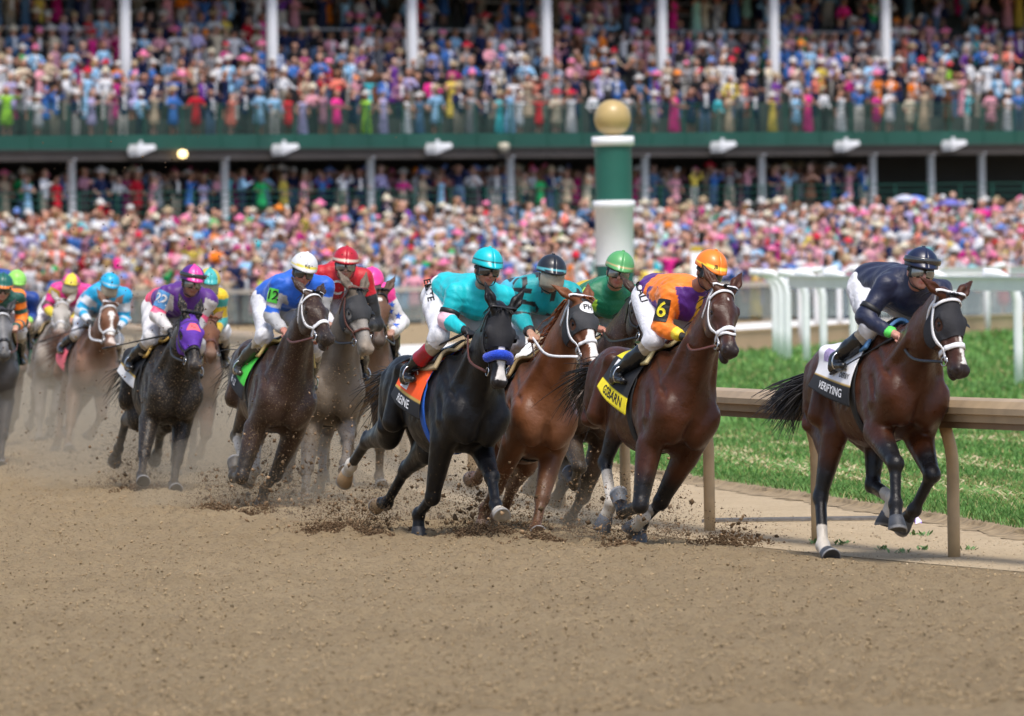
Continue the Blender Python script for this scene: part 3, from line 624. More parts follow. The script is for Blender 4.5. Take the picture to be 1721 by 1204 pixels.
FIT={
'lead':dict(p=[2.245, 56.159, -0.077, 0.353, 0.099, -0.118, 0.439, 0.279, -1.141, 0.158],legs=[[-0.65, 0.93, 0.26, 0.3, -0.03, 0.02], [-0.5, 0.87, -0.65, -1.1, -0.07, -0.06], [0.54, -0.15, 0.49, 0.99, -0.0, -0.08], [0.95, 0.16, 1.26, -0.38, 0.02, -0.06]],
 J={'head': [0.502, -0.002, 1.978], 'face': [0.569, -0.018, 1.834], 'RS': [0.268, -0.143, 1.847], 'LS': [0.275, 0.246, 1.87], 'RE': [0.251, -0.263, 1.622], 'LE': [0.251, 0.263, 1.622], 'RHd': [0.516, -0.127, 1.496], 'LHd': [0.516, 0.127, 1.496], 'Hip': [-0.221, -0.012, 1.972], 'RK': [0.26, -0.215, 1.574], 'LK': [0.26, 0.215, 1.574], 'RFt': [-0.051, -0.3, 1.325], 'LFt': [-0.051, 0.3, 1.325]}),
'orange':dict(p=[0.759, 59.221, -0.159, 0.385, -0.021, -0.146, 0.943, -0.002, -0.851, 0.218],legs=[[-0.52, 0.22, -1.37, -2.09, -0.04, -0.03], [-0.58, -0.59, -0.96, 0.25, -0.06, -0.03], [1.27, -0.31, 0.77, -0.5, 0.0, -0.02], [1.16, 0.31, 0.67, -0.91, -0.04, -0.08]],
 J={'head': [0.519, -0.011, 2.153], 'face': [0.598, -0.008, 2.021], 'RS': [0.273, -0.175, 1.923], 'LS': [0.245, 0.13, 1.967], 'RE': [0.299, -0.2, 1.688], 'LE': [0.299, 0.2, 1.688], 'RHd': [0.545, -0.11, 1.64], 'LHd': [0.545, 0.11, 1.64], 'Hip': [-0.235, -0.042, 1.979], 'RK': [0.271, -0.215, 1.606], 'LK': [0.271, 0.215, 1.606], 'RFt': [-0.039, -0.3, 1.296], 'LFt': [-0.039, 0.3, 1.296]}),
'black':dict(p=[-0.626, 61.614, -0.21, 0.4, 0.015, -0.202, 0.676, -0.074, -1.278, 0.144],legs=[[-0.75, -0.42, -1.1, 0.06, -0.03, 0.11], [-0.91, 0.94, 0.76, 1.0, -0.02, -0.12], [-0.68, -1.44, -1.09, -1.06, 0.09, 0.1], [0.05, -1.19, -0.9, -1.58, 0.02, 0.01]],
 J={'head': [0.514, -0.029, 2.202], 'face': [0.586, -0.042, 2.057], 'RS': [0.287, -0.149, 1.976], 'LS': [0.286, 0.223, 2.006], 'RE': [0.299, -0.201, 1.784], 'LE': [0.299, 0.201, 1.784], 'RHd': [0.537, -0.138, 1.706], 'LHd': [0.537, 0.138, 1.706], 'Hip': [-0.22, -0.015, 2.05], 'RK': [0.233, -0.215, 1.663], 'LK': [0.233, 0.215, 1.663], 'RFt': [-0.086, -0.3, 1.352], 'LFt': [-0.086, 0.3, 1.352]}),
'chestnut':dict(p=[-0.045, 62.565, -0.303, 0.191, 0.091, 0.195, 0.881, 0.362, -1.011, 0.145],legs=[[-0.73, -0.84, -1.05, 0.12, -0.1, -0.02], [-0.86, 0.42, 0.52, 1.18, -0.1, -0.11], [0.08, -1.56, -1.32, -1.77, 0.09, 0.0], [0.1, -1.21, -0.89, -2.01, -0.0, -0.0]],
 J={'head': [0.519, -0.059, 2.196], 'face': [0.594, -0.06, 2.053], 'RS': [0.279, -0.196, 2.073], 'LS': [0.276, 0.16, 2.088], 'RE': [0.28, -0.205, 1.86], 'LE': [0.28, 0.205, 1.86], 'RHd': [0.545, -0.155, 1.712], 'LHd': [0.545, 0.155, 1.712], 'Hip': [-0.23, -0.134, 2.101], 'RK': [0.228, -0.215, 1.685], 'LK': [0.228, 0.215, 1.685], 'RFt': [-0.089, -0.3, 1.415], 'LFt': [-0.089, 0.3, 1.415]}),
'green':dict(p=[0.265, 64.638, -0.181, 0.17, -0.012, 0.198, 0.97, 0.143, -0.563, 0.243],legs=[[-0.6, 0.98, -1.08, -1.83, 0.14, 0.12], [-0.44, -0.26, -0.9, -1.15, -0.08, 0.0], [0.84, -0.69, 1.23, -0.36, -0.07, -0.03], [0.94, -0.4, 1.18, -0.42, -0.09, -0.07]],
 J={'head': [0.513, -0.052, 2.18], 'face': [0.595, -0.033, 2.029], 'RS': [0.274, -0.164, 1.944], 'LS': [0.262, 0.143, 2.006], 'RE': [0.24, -0.33, 1.72], 'LE': [0.24, 0.33, 1.72], 'RHd': [0.557, -0.075, 1.692], 'LHd': [0.557, 0.075, 1.692], 'Hip': [-0.237, -0.098, 1.939], 'RK': [0.225, -0.215, 1.584], 'LK': [0.225, 0.215, 1.584], 'RFt': [-0.081, -0.3, 1.236], 'LFt': [-0.081, 0.3, 1.236]}),
'blue':dict(p=[-2.186, 69.396, -0.164, 0.239, -0.045, -0.114, 0.956, 0.264, -0.575, 0.216],legs=[[-0.43, 0.28, -1.53, -2.07, -0.13, -0.01], [-0.67, -0.5, -1.05, 0.1, -0.0, -0.09], [1.01, -0.75, 1.17, -0.44, 0.02, 0.01], [1.21, -0.47, 0.94, -0.66, -0.06, -0.1]],
 J={'head': [0.503, -0.07, 2.205], 'face': [0.585, -0.059, 2.073], 'RS': [0.268, -0.197, 2.022], 'LS': [0.266, 0.177, 2.087], 'RE': [0.27, -0.205, 1.769], 'LE': [0.27, 0.205, 1.769], 'RHd': [0.545, -0.12, 1.662], 'LHd': [0.545, 0.12, 1.662], 'Hip': [-0.244, -0.099, 1.969], 'RK': [0.231, -0.215, 1.603], 'LK': [0.231, 0.215, 1.603], 'RFt': [-0.095, -0.3, 1.272], 'LFt': [-0.095, 0.3, 1.272]}),
'grey':dict(p=[-1.68, 71.402, -0.188, 0.144, 0.037, 0.089, 0.843, 0.443, -1.04, 0.113],legs=[[-0.36, 0.47, 0.56, 1.03, -0.03, -0.05], [-0.71, 1.18, 0.74, 1.05, -0.08, -0.06], [0.09, -1.08, -0.79, -2.01, 0.0, 0.0], [1.01, -0.36, 1.02, -0.58, -0.06, -0.05]],
 J={'head': [0.524, -0.007, 2.207], 'face': [0.602, -0.004, 2.065], 'RS': [0.277, -0.175, 2.091], 'LS': [0.274, 0.187, 2.086], 'RE': [0.24, -0.33, 1.72], 'LE': [0.24, 0.33, 1.72], 'RHd': [0.555, -0.075, 1.663], 'LHd': [0.555, 0.075, 1.663], 'Hip': [-0.231, -0.102, 2.052], 'RK': [0.217, -0.215, 1.604], 'LK': [0.217, 0.215, 1.604], 'RFt': [-0.102, -0.3, 1.283], 'LFt': [-0.102, 0.3, 1.283]}),
'star':dict(p=[-1.452, 76.523, -0.071, 0.156, 0.01, -0.014, 0.619, -0.06, -0.918, 0.066],legs=[[-0.44, 0.79, -0.09, 0.17, 0.0, 0.0], [-0.66, 0.06, -0.12, 1.03, 0.02, 0.01], [0.09, -0.97, -0.32, -0.27, -0.0, -0.0], [0.09, -1.08, -0.79, -2.01, 0.0, 0.0]],
 J={'head': [0.52, 0.009, 1.918], 'face': [0.6, -0.0, 2.0], 'RS': [0.266, -0.174, 1.822], 'LS': [0.266, 0.174, 1.822], 'RE': [0.24, -0.34, 1.564], 'LE': [0.24, 0.34, 1.564], 'RHd': [0.563, -0.196, 1.465], 'LHd': [0.563, 0.196, 1.465], 'Hip': [-0.22, -0.0, 1.95], 'RK': [0.2, -0.27, 1.55], 'LK': [0.2, 0.27, 1.55], 'RFt': [-0.12, -0.33, 1.22], 'LFt': [-0.12, 0.33, 1.22]}),
'purple':dict(p=[-3.272, 75.848, -0.232, 0.247, 0.021, -0.11, 0.584, 0.116, -0.925, 0.145],legs=[[-0.57, 0.69, 0.79, 1.12, -0.1, -0.11], [-0.73, 0.55, 0.64, 1.17, -0.07, -0.1], [0.22, -1.51, -0.86, -1.04, 0.06, 0.02], [0.27, -1.31, -1.05, -1.37, 0.19, 0.14]],
 J={'head': [0.53, 0.032, 2.144], 'face': [0.608, 0.032, 2.01], 'RS': [0.287, -0.126, 2.002], 'LS': [0.287, 0.256, 1.993], 'RE': [0.285, -0.2, 1.801], 'LE': [0.285, 0.2, 1.801], 'RHd': [0.551, -0.096, 1.651], 'LHd': [0.551, 0.096, 1.651], 'Hip': [-0.23, -0.043, 1.96], 'RK': [0.229, -0.215, 1.59], 'LK': [0.229, 0.215, 1.59], 'RFt': [-0.103, -0.3, 1.329], 'LFt': [-0.103, 0.3, 1.329]}),
'teal':dict(p=[-3.183, 81.558, -0.128, 0.137, -0.008, 0.021, 0.365, 0.014, -0.557, 0.092],legs=[[-0.71, 0.06, 0.09, 1.23, 0.02, 0.02], [-0.54, 0.78, -0.97, -1.16, -0.02, -0.06], [0.09, -1.08, -0.79, -2.01, 0.0, 0.0], [1.03, -0.23, 0.69, -0.31, -0.01, -0.01]],
 J={'head': [0.529, 0.063, 2.01], 'face': [0.6, 0.0, 2.0], 'RS': [0.272, -0.197, 1.865], 'LS': [0.272, 0.197, 1.865], 'RE': [0.228, -0.236, 1.634], 'LE': [0.228, 0.236, 1.634], 'RHd': [0.557, -0.139, 1.495], 'LHd': [0.557, 0.139, 1.495], 'Hip': [-0.22, -0.0, 1.95], 'RK': [0.2, -0.27, 1.55], 'LK': [0.2, 0.27, 1.55], 'RFt': [-0.12, -0.33, 1.22], 'LFt': [-0.12, 0.33, 1.22]}),
'sky':dict(p=[-4.809, 92.107, -0.183, 0.212, 0.01, -0.119, 0.611, 0.115, -0.883, 0.207],legs=[[-0.56, 0.56, 0.65, 1.07, -0.07, 0.02], [-0.53, 1.01, -0.9, -1.09, -0.02, -0.13], [1.05, -0.23, 0.73, -0.31, -0.02, -0.02], [0.09, -1.08, -0.79, -2.01, 0.0, 0.0]],
 J={'head': [0.513, -0.021, 2.05], 'face': [0.594, -0.014, 1.94], 'RS': [0.279, -0.137, 1.932], 'LS': [0.271, 0.194, 1.969], 'RE': [0.259, -0.239, 1.724], 'LE': [0.226, 0.262, 1.722], 'RHd': [0.537, -0.15, 1.595], 'LHd': [0.537, 0.15, 1.595], 'Hip': [-0.227, -0.025, 1.899], 'RK': [0.222, -0.215, 1.492], 'LK': [0.222, 0.215, 1.492], 'RFt': [-0.1, -0.3, 1.267], 'LFt': [-0.1, 0.3, 1.267]}),
'pale':dict(p=[-5.503, 98.815, -0.198, 0.08, 0.124, -0.074, 0.447, 0.054, -0.817, 0.181],legs=[[-0.69, 0.18, 0.28, 1.02, 0.06, 0.06], [-0.74, 0.47, -1.24, -1.44, -0.09, -0.08], [-0.01, -1.23, -0.99, -1.75, -0.01, -0.01], [1.11, -0.16, 0.92, -0.24, -0.02, -0.03]],
 J={'head': [0.51, 0.027, 2.007], 'face': [0.591, 0.04, 1.902], 'RS': [0.272, -0.119, 1.949], 'LS': [0.274, 0.23, 1.986], 'RE': [0.253, -0.2, 1.735], 'LE': [0.253, 0.2, 1.735], 'RHd': [0.542, -0.081, 1.586], 'LHd': [0.542, 0.081, 1.586], 'Hip': [-0.227, -0.057, 1.929], 'RK': [0.2, -0.27, 1.55], 'LK': [0.2, 0.27, 1.55], 'RFt': [-0.12, -0.33, 1.22], 'LFt': [-0.12, 0.33, 1.22]}),
'lime':dict(p=[-5.877, 96.077, -0.043, 0.204, -0.084, -0.023, 0.252, 0.299, -1.071, 0.102],legs=[[-0.9, 0.05, -0.01, 0.66, -0.0, -0.0], [-0.66, 0.35, -0.87, -1.57, 0.0, 0.0], [0.09, -1.08, -0.79, -2.01, 0.0, 0.0], [0.88, -0.15, 0.45, -0.19, -0.0, -0.0]],
 J={'head': [0.536, 0.034, 1.981], 'face': [0.621, 0.059, 1.876], 'RS': [0.299, -0.262, 1.785], 'LS': [0.299, 0.262, 1.785], 'RE': [0.241, -0.288, 1.594], 'LE': [0.241, 0.288, 1.594], 'RHd': [0.58, -0.194, 1.515], 'LHd': [0.58, 0.194, 1.515], 'Hip': [-0.22, -0.0, 1.95], 'RK': [0.2, -0.27, 1.55], 'LK': [0.2, 0.27, 1.55], 'RFt': [-0.12, -0.33, 1.22], 'LFt': [-0.12, 0.33, 1.22]}),
'charcoal':dict(p=[-5.467, 87.26, -0.119, 0.174, -0.039, -0.066, 0.517, 0.082, -0.844, 0.1],legs=[[-0.66, 0.35, -0.87, -1.57, 0.0, 0.0], [-0.22, 0.58, 0.58, 1.18, -0.01, -0.07], [0.09, -1.08, -0.79, -2.01, 0.0, 0.0], [1.01, -0.23, 0.65, -0.31, -0.01, -0.01]],
 J={'head': [0.525, 0.011, 2.0], 'face': [0.606, 0.012, 1.882], 'RS': [0.276, -0.208, 1.884], 'LS': [0.276, 0.208, 1.884], 'RE': [0.233, -0.276, 1.644], 'LE': [0.233, 0.276, 1.644], 'RHd': [0.565, -0.171, 1.577], 'LHd': [0.565, 0.171, 1.577], 'Hip': [-0.22, -0.0, 1.95], 'RK': [0.2, -0.27, 1.55], 'LK': [0.2, 0.27, 1.55], 'RFt': [-0.12, -0.33, 1.22], 'LFt': [-0.12, 0.33, 1.22]}),
}
# ------------------------------------------------------------------ horses
LEN = {'f': (.27, .43, .28, .20), 'h': (.36, .45, .39, .21)}
ROOT = {'RF': (.56, -.15, 1.10), 'LF': (.56, .15, 1.10), 'RH': (-.60, -.12, 1.26), 'LH': (-.60, .12, 1.26)}
def legpts(leg, q):
    k = 'f' if leg[1] == 'F' else 'h'; p = np.array(ROOT[leg]); out = [p]
    for i in range(4):
        bb = q[4] + (q[5] if i else 0); a = q[i]
        p = p + LEN[k][i] * np.array([math.sin(a), math.cos(a) * math.sin(bb), -math.cos(a) * math.cos(bb)]); out.append(p)
    return out
def frame_matrix(p):
    x, y, z, th, pitch = p[:5]; roll = p[9]; ph = th - math.pi / 2
    c, s = math.cos(ph), math.sin(ph); Rz = np.array([[c, -s, 0], [s, c, 0], [0, 0, 1]])
    cr, sr = math.cos(roll), math.sin(roll); Rz = Rz @ np.array([[1, 0, 0], [0, cr, sr], [0, -sr, cr]])
    cp, sp = math.cos(pitch), math.sin(pitch); Ry = np.array([[cp, 0, -sp], [0, 1, 0], [sp, 0, cp]])
    piv = np.array([0, 0, 1.2]); R = Rz @ Ry; t = -R @ piv + Rz @ piv + np.array([x, y, z])
    return Matrix([[*R[0], t[0]], [*R[1], t[1]], [*R[2], t[2]], [0, 0, 0, 1]])
NB = np.array([.50, 0, 1.36]); NLEN = .78
def dirv(az, el): return np.array([math.cos(el) * math.cos(az), math.cos(el) * math.sin(az), math.sin(el)])
Yx = np.array([0, 1., 0])

def make_horse(key, cfg):
    fit = FIT[key]; p = fit['p']; h = cfg.get('res', .0145)
    naz, nel, haz, hel = p[5:9]
    PO = NB + NLEN * dirv(naz, nel)
    hx = dirv(haz, hel); hy = np.array([-math.sin(haz), math.cos(haz), 0]); hz = np.cross(hx, hy)
    hr = cfg.get('head_roll', 0.); hy, hz = math.cos(hr) * hy + math.sin(hr) * hz, math.cos(hr) * hz - math.sin(hr) * hy
    A = np.array([hx, hy, hz])
    HP = lambda t, y, s: PO + t * hx + y * hy + s * hz
    legs = {l: legpts(l, q) for l, q in zip(('RF', 'LF', 'RH', 'LH'), fit['legs'])}
    allp = np.array([q for l in legs.values() for q in l] + [PO - .2 * hx, HP(.62, 0, 0), HP(.3, 0, -.3), (-1.02, -.33, 1.), (.8, .33, 1.68)])
    Fd = Field(allp.min(0) - .14, allp.max(0) + .14, h)
    # trunk
    Fd.rc((.30, 0, 1.20), (-.10, 0, 1.18), .355, .335, .05, Yx, .70)
    Fd.rc((-.10, 0, 1.175), (-.46, 0, 1.25), .33, .25, .06, Yx, .76)
    Fd.rc((-.30, 0, 1.36), (-.66, 0, 1.355), .18, .205, .06, Yx, .92)
    Fd.rc((.30, 0, 1.53), (-.02, 0, 1.45), .085, .08, .08, Yx, .6)
    for sy in (-1, 1):
        Fd.ell((-.58, sy * .12, 1.31), (.30, .14, .24), .05)
        Fd.ell((-.79, sy * .10, 1.19), (.15, .105, .23), .06)
        Fd.ell((.60, sy * .088, 1.03), (.10, .092, .135), .035)
        Fd.rc((.27, sy * .125, 1.44), (.53, sy * .165, 1.15), .10, .125, .035, Yx, .66)
        Fd.rc((.12, sy * .17, 1.22), (.34, sy * .19, 1.02), .13, .11, .05, Yx, .55)
        Fd.rc((.30, sy * .175, 1.36), (.44, sy * .20, 1.06), .05, .06, .02)
        Fd.rc((-.44, sy * .20, 1.42), (-.50, sy * .21, 1.05), .07, .08, .03); Fd.rc((-.72, sy * .20, 1.38), (-.74, sy * .17, 1.02), .05, .06, .03)
    Fd.ell((.55, 0, 1.17), (.15, .20, .23), .05)
    Fd.ell((-.90, 0, 1.40), (.06, .05, .06), .06)
    for sy in (-1, 1):   # grooves between the muscle masses
        Fd.rc((.24, sy * .21, 1.50), (.62, sy * .20, 1.20), .012, .016, .05, op='s')
        Fd.rc((.17, sy * .255, 1.40), (.26, sy * .275, 1.02), .014, .016, .05, op='s')
        Fd.ell((-.37, sy * .275, 1.33), (.08, .045, .10), .07, op='s')
        Fd.rc((-.88, sy * .20, 1.26), (-.68, sy * .235, .98), .012, .014, .04, op='s')
        Fd.rc((-.50, sy * .285, 1.38), (-.66, sy * .27, 1.08), .010, .014, .05, op='s')
        Fd.rc((.40, sy * .245, 1.22), (.56, sy * .23, 1.02), .008, .014, .04, op='s')
        for rb in range(5): Fd.rc((.08 - .09 * rb, sy * .262, 1.30 - .01 * rb), (.00 - .09 * rb, sy * .262, 1.06 + .02 * rb), .010, .008, .045, op='s')
    Fd.rc((.70, 0, 1.14), (.66, 0, .92), .014, .016, .04, op='s')
    # neck
    N0 = np.array([.42, 0, 1.27]); Pn = PO - .01 * hx - .06 * hz; nd = nrm(Pn - N0); nl = nrm(np.cross([0, 0, 1], nd))
    N1 = N0 + .50 * (Pn - N0); N1[2] += .015; N2 = N0 + .93 * (Pn - N0)
    Fd.rc(N0, N1, .315, .185, .07, nl, .54); Fd.rc(N1, N2, .185, .125, .06, nl, .56)
    for sy in (-1, 1):   # neck muscle and jugular groove
        Fd.rc(N0 + sy * .13 * nl + np.array([.08, 0, .0]), N1 + sy * .085 * nl + np.array([0, 0, -.03]), .075, .05, .04)
    # legs
    Lf = np.full_like(Fd.d, .3); hoofs = []
    for l, P in legs.items():
        G = Field.__new__(Field); G.h = h
        a = np.clip(np.floor((np.min(P, 0) - .34 - Fd.lo) / h).astype(int), 0, Fd.n - 2); b = np.clip(np.ceil((np.max(P, 0) + .34 - Fd.lo) / h).astype(int) + 1, 2, Fd.n)
        sl = tuple(slice(a[i], b[i]) for i in range(3)); G.lo = Fd.lo + h * a; G.n = b - a; G.ax = [Fd.ax[i][sl[i]] for i in range(3)]; G.d = np.full(G.n, .3, np.float32)
        S, E, K, Ft, T = P; sy = -1 if l[0] == 'R' else 1
        u1, u2, u3 = nrm(E - S), nrm(K - E), nrm(Ft - K); lat = nrm(np.cross(u2, np.cross(Yx, u2)))
        bk2 = nrm(np.cross(lat, u2)); bk3 = nrm(np.cross(lat, u3))
        if bk2 @ np.array([1, 0, 0]) > 0 and abs(u2[0]) < .8: bk2 = -bk2
        bk3 = bk3 if bk3 @ bk2 > 0 else -bk3
        Cn = Ft + .50 * (T - Ft)
        if l[1] == 'F':
            G.rc(S, E, .125, .105, .03, Yx, .72)
            G.rc(E + np.array([-.10, 0, .12]), E + np.array([-.01, 0, .02]), .085, .075, .05, Yx, .6)
            G.rc(E + .02 * bk2, K, .094, .052, .03); G.rc(E - .025 * bk2 + .05 * u2, E + .60 * (K - E) - .020 * bk2, .070, .044, .02); G.rc(E + .035 * bk2 + .05 * u2, E + .6 * (K - E) + .024 * bk2, .062, .038, .02)
            G.ell(K - .006 * bk2, (.070, .056, .056), .02, [u2, lat, bk2]); G.ell(K + .046 * bk2 + .01 * u3, (.034, .028, .024), .018, [u2, lat, bk2])
        else:
            G.rc(S, E, .19, .12, .04, Yx, .62)
            G.rc(np.array([-.80, sy * .10, 1.12]), E + .42 * (K - E) + .03 * bk2, .13, .072, .05, Yx, .58)
            G.rc(E, K, .112, .052, .04, lat, .80); G.rc(E + .1 * u2 + .055 * bk2, E + .75 * (K - E) + .035 * bk2, .072, .040, .02, lat, .85)
            bi = nrm(nrm(E - K) + nrm(Ft - K)); ck = K - .052 * bi + .012 * nrm(E - K)
            G.ell(K, (.072, .050, .058), .022, [u3, lat, np.cross(u3, lat)]); G.rc(K, ck, .040, .030, .02); G.rc(E + .45 * (K - E) - .050 * bi, ck, .028, .020, .016)
            bk3 = -bi - (-bi @ u3) * u3; bk3 = nrm(bk3)
        G.rc(K, Ft, .042, .036, .02, lat, .95); G.rc(K + .034 * bk3 + .05 * u3, Ft + .026 * bk3, .022, .023, .010, lat, .85)
        G.ell(Ft, (.052, .049, .050), .02); G.ell(Ft + .036 * bk3, (.025, .026, .025), .016)
        G.rc(Ft, Cn, .038, .046, .02)
        Lf[sl] = np.minimum(Lf[sl], G.d)
        hoofs.append((l, Ft, Cn, T, lat, bk3))
    Fd.d = smin(Fd.d, Lf, .055)
    # head
    H = Field.__new__(Field); H.h = h; hp = np.array([HP(-.24, 0, 0), HP(.64, .2, .16), HP(.64, -.2, -.28), HP(-.24, .2, .16), HP(0, -.2, -.28)])
    a = np.clip(np.floor((hp.min(0) - .08 - Fd.lo) / h).astype(int), 0, Fd.n - 2); b = np.clip(np.ceil((hp.max(0) + .08 - Fd.lo) / h).astype(int) + 1, 2, Fd.n)
    sl = tuple(slice(a[i], b[i]) for i in range(3)); H.lo = Fd.lo + h * a; H.n = b - a; H.ax = [Fd.ax[i][sl[i]] for i in range(3)]; H.d = np.full(H.n, .3, np.float32)
    H.ell(HP(.07, 0, -.055), (.13, .078, .10), .03, A); H.ell(HP(.18, 0, -.045), (.12, .101, .084), .03, A)
    H.rc(HP(.22, 0, -.035), HP(.47, 0, -.03), .062, .043, .03, hy, .88)
    H.rc(HP(.20, 0, -.10), HP(.45, 0, -.065), .082, .052, .03, hy, .72)
    H.rc(HP(.23, 0, -.17), HP(.47, 0, -.09), .052, .04, .03, hy, .75)
    for s in (-1, 1):
        H.ell(HP(.19, s * .052, -.13), (.125, .034, .11), .025, A)
        H.rc(HP(.24, s * .072, -.075), HP(.36, s * .05, -.065), .016, .010, .02)
        H.ell(HP(.160, s * .093, -.012), (.038, .016, .018), .02, A)
        H.ell(HP(.195, s * .104, -.048), (.026, .012, .018), .012, A, 's')
        H.ell(HP(.530, s * .036, -.026), (.036, .022, .03), .015, A)
        H.ell(HP(.548, s * .052, -.024), (.020, .014, .015), .008, A, 's')
    H.ell(HP(.500, 0, -.055), (.072, .055, .060), .03, A)
    H.ell(HP(.500, 0, -.118 - .02 * cfg.get('mouth', 0)), (.056, .038, .026), .018, A)
    H.rc(HP(.47, -.06, -.095), HP(.57, -.0, -.098), .006, .006, .006, op='s'); H.rc(HP(.47, .06, -.095), HP(.57, .0, -.098), .006, .006, .006, op='s')
    noear = (H.d.copy(), H.lo, H.n, H.ax)
    ears = cfg.get('ears', ((.9, .45, .05), (.9, .45, .05)))
    for s, e in zip((-1, 1), ears):
        b0 = HP(.005, s * .058, .01); d = nrm(-e[0] * hx + s * e[1] * hy + e[2] * hz); e1 = b0 + .095 * d; e2 = b0 + .215 * d
        H.rc(b0, e1, .030, .040, .03, hz, .75); H.rc(e1, e2, .040, .007, .02, hz, .65)
        fr = nrm(hz * .8 + hx * .1 + s * .35 * hy); H.rc(b0 + .05 * d + .030 * fr, e1 + .07 * d + .020 * fr, .020, .008, .01, op='s')
    Fd.d[sl] = smin(Fd.d[sl], H.d, .05)
    V, Q = Fd.surf(1)
    # --- coat colours
    C = cfg['coat']; cols = np.tile(np.array(C['body'], float), (len(V), 1))
    dark = np.array(C.get('points', C['body'])); hl = V - PO; t = hl @ hx; yy = hl @ hy; ss = hl @ hz
    onhead = (t > -.05) & (t < .65) & (np.abs(yy) < .15) & (ss > -.27) & (ss < .2)
    under = sstep(1.05 - V[:, 2], 0., .25)[:, None] * .0
    for l, P in legs.items():
        S, E, K, Ft, T = P
        d2, t2 = segd(V, E, K); d3, _ = segd(V, K, Ft); d4, _ = segd(V, Ft, T)
        w = np.where(np.minimum(d3, d4) < .10, 1, 0) * 1.0
        w = np.maximum(w, (d2 < .12) * sstep(t2, .30, .72))
        cols += w[:, None] * (dark - cols)
        sk = cfg.get('socks', {}).get(l, 0)
        if sk:
            dd, tt = segd(V, K, Ft); m = ((dd < .07) & (tt > 1 - sk)) | (d4 < .065)
            cols[m] = (.55, .50, .43)
    mz = onhead * sstep(t, .40, .52); cols += mz[:, None] * (np.array(C.get('muzzle', dark)) - cols) * .85
    earm = (t < -.06) & (t > -.3) & (np.abs(yy) < .2) & (ss > -.06) & (ss < .15)
    if 'face' in C: cols[onhead] += (sstep(t[onhead], .05, .2) * sstep(-t[onhead], -.52, -.40))[:, None] * (np.array(C['face']) - cols[onhead])
    for bz in cfg.get('blaze', []):     # (t0, t1, width, colour)
        m = onhead & (t > bz[0]) & (t < bz[1]) & (np.abs(yy - (bz[4] if len(bz) > 4 else 0)) < bz[2] * (1 + .25 * np.sin(t * 40))) & (ss > -.06)
        cols[m] = bz[3]
    if C.get('dapple'):
        g = np.sin(V[:, 0] * 31) + np.sin(V[:, 1] * 37 + 1) + np.sin(V[:, 2] * 33 + 2); cols *= (1 + .05 * g)[:, None]
    du = cfg.get('dust', 0)
    if du:
        g = .5 + .5 * np.sin(V[:, 0] * 9 + V[:, 2] * 7) * np.sin(V[:, 1] * 11 + 1); w = du * (.35 + .65 * sstep(1.45 - V[:, 2], 0, .6)) * (.7 + .3 * g)
        cols += w[:, None] * (np.array([.20, .145, .09]) - cols)
    M_ = frame_matrix(p)
    root = empty('horse', M_); tag(root, cfg['label'], 'horse', cfg.get('group', 'racehorses galloping on the dirt track'))
    mesh('body', V, Q, coat_mat(cfg.get('rough', .36), cfg.get('fleck', 0), 'horse_coat'), root, np.clip(cols, 0, 1))
    bv = bvh_of(V, Q)
    # surface of the head without ears, for tack
    H.d = noear[0]; HV, HQ = H.surf(1); hb = bvh_of(HV, HQ)
    for s in (-1, 1):
        mb = MB(); c = HP(.194, s * .086, -.044)
        mb.lathe([(.019 * math.cos(x), .019 * math.sin(x)) for x in np.linspace(-1.5, 1.5, 8)], (0, 0, 0), 12, fr=lambda q: q[0] * hx + q[1] * hz + q[2] * hy + c)
        mb.build('eye', M['eye'], root, True)
    # hooves
    for l, Ft, Cn, T, lat, bk in hoofs:
        u = nrm(T - Ft); fwd = -bk - (-bk @ u) * u
        fwd = nrm(fwd) if np.linalg.norm(fwd) > .1 else nrm(np.cross(lat, u)); l2 = np.cross(u, fwd)
        hc = cfg.get('hoofs', {}).get(l, cfg.get('hoof', (.05, .045, .04))); mb = MB(); rings = []; n = 20
        Hl = np.linalg.norm(T - Cn) * .98
        prof = [(-.012, .042, .0), (.0, .049, .002), (.02, .052, .006), (.75 * Hl, .062, .016), (Hl, .064, .020), (Hl, .055, .018), (Hl - .012, .038, .012)]
        V_ = []; cc = []
        for i, (z, r, f) in enumerate(prof):
            for k in range(n):
                a_ = 2 * math.pi * k / n; ca, sa = math.cos(a_), math.sin(a_); rr = r * (1.12 if ca > 0 else .86)
                zz = z - (.25 * z * max(0, -ca) if 2 < i < 6 else 0)
                V_.append(Cn + u * zz + fwd * (rr * ca + f) + l2 * r * sa)
                cc.append(np.array(hc) * (1.7 if i < 3 else 1.0) if i != 4 else (.32, .32, .33))
        Fc = [(i * n + k, i * n + (k + 1) % n, (i + 1) * n + (k + 1) % n, (i + 1) * n + k) for i in range(len(prof) - 1) for k in range(n)] + [tuple((len(prof) - 1) * n + k for k in range(n))]
        mesh('hoof', V_, Fc, M['hoof'], root, np.array(cc))
    # mane
    g = np.random.default_rng(abs(hash(key)) % 1000 if False else sum(map(ord, key))); mb = MB(); hc = np.array(C.get('hair', (.012, .01, .01)))
    up = nrm(np.cross(nd, nl)); up = up if up[2] > 0 else -up
    ml = cfg.get('mane', .14)
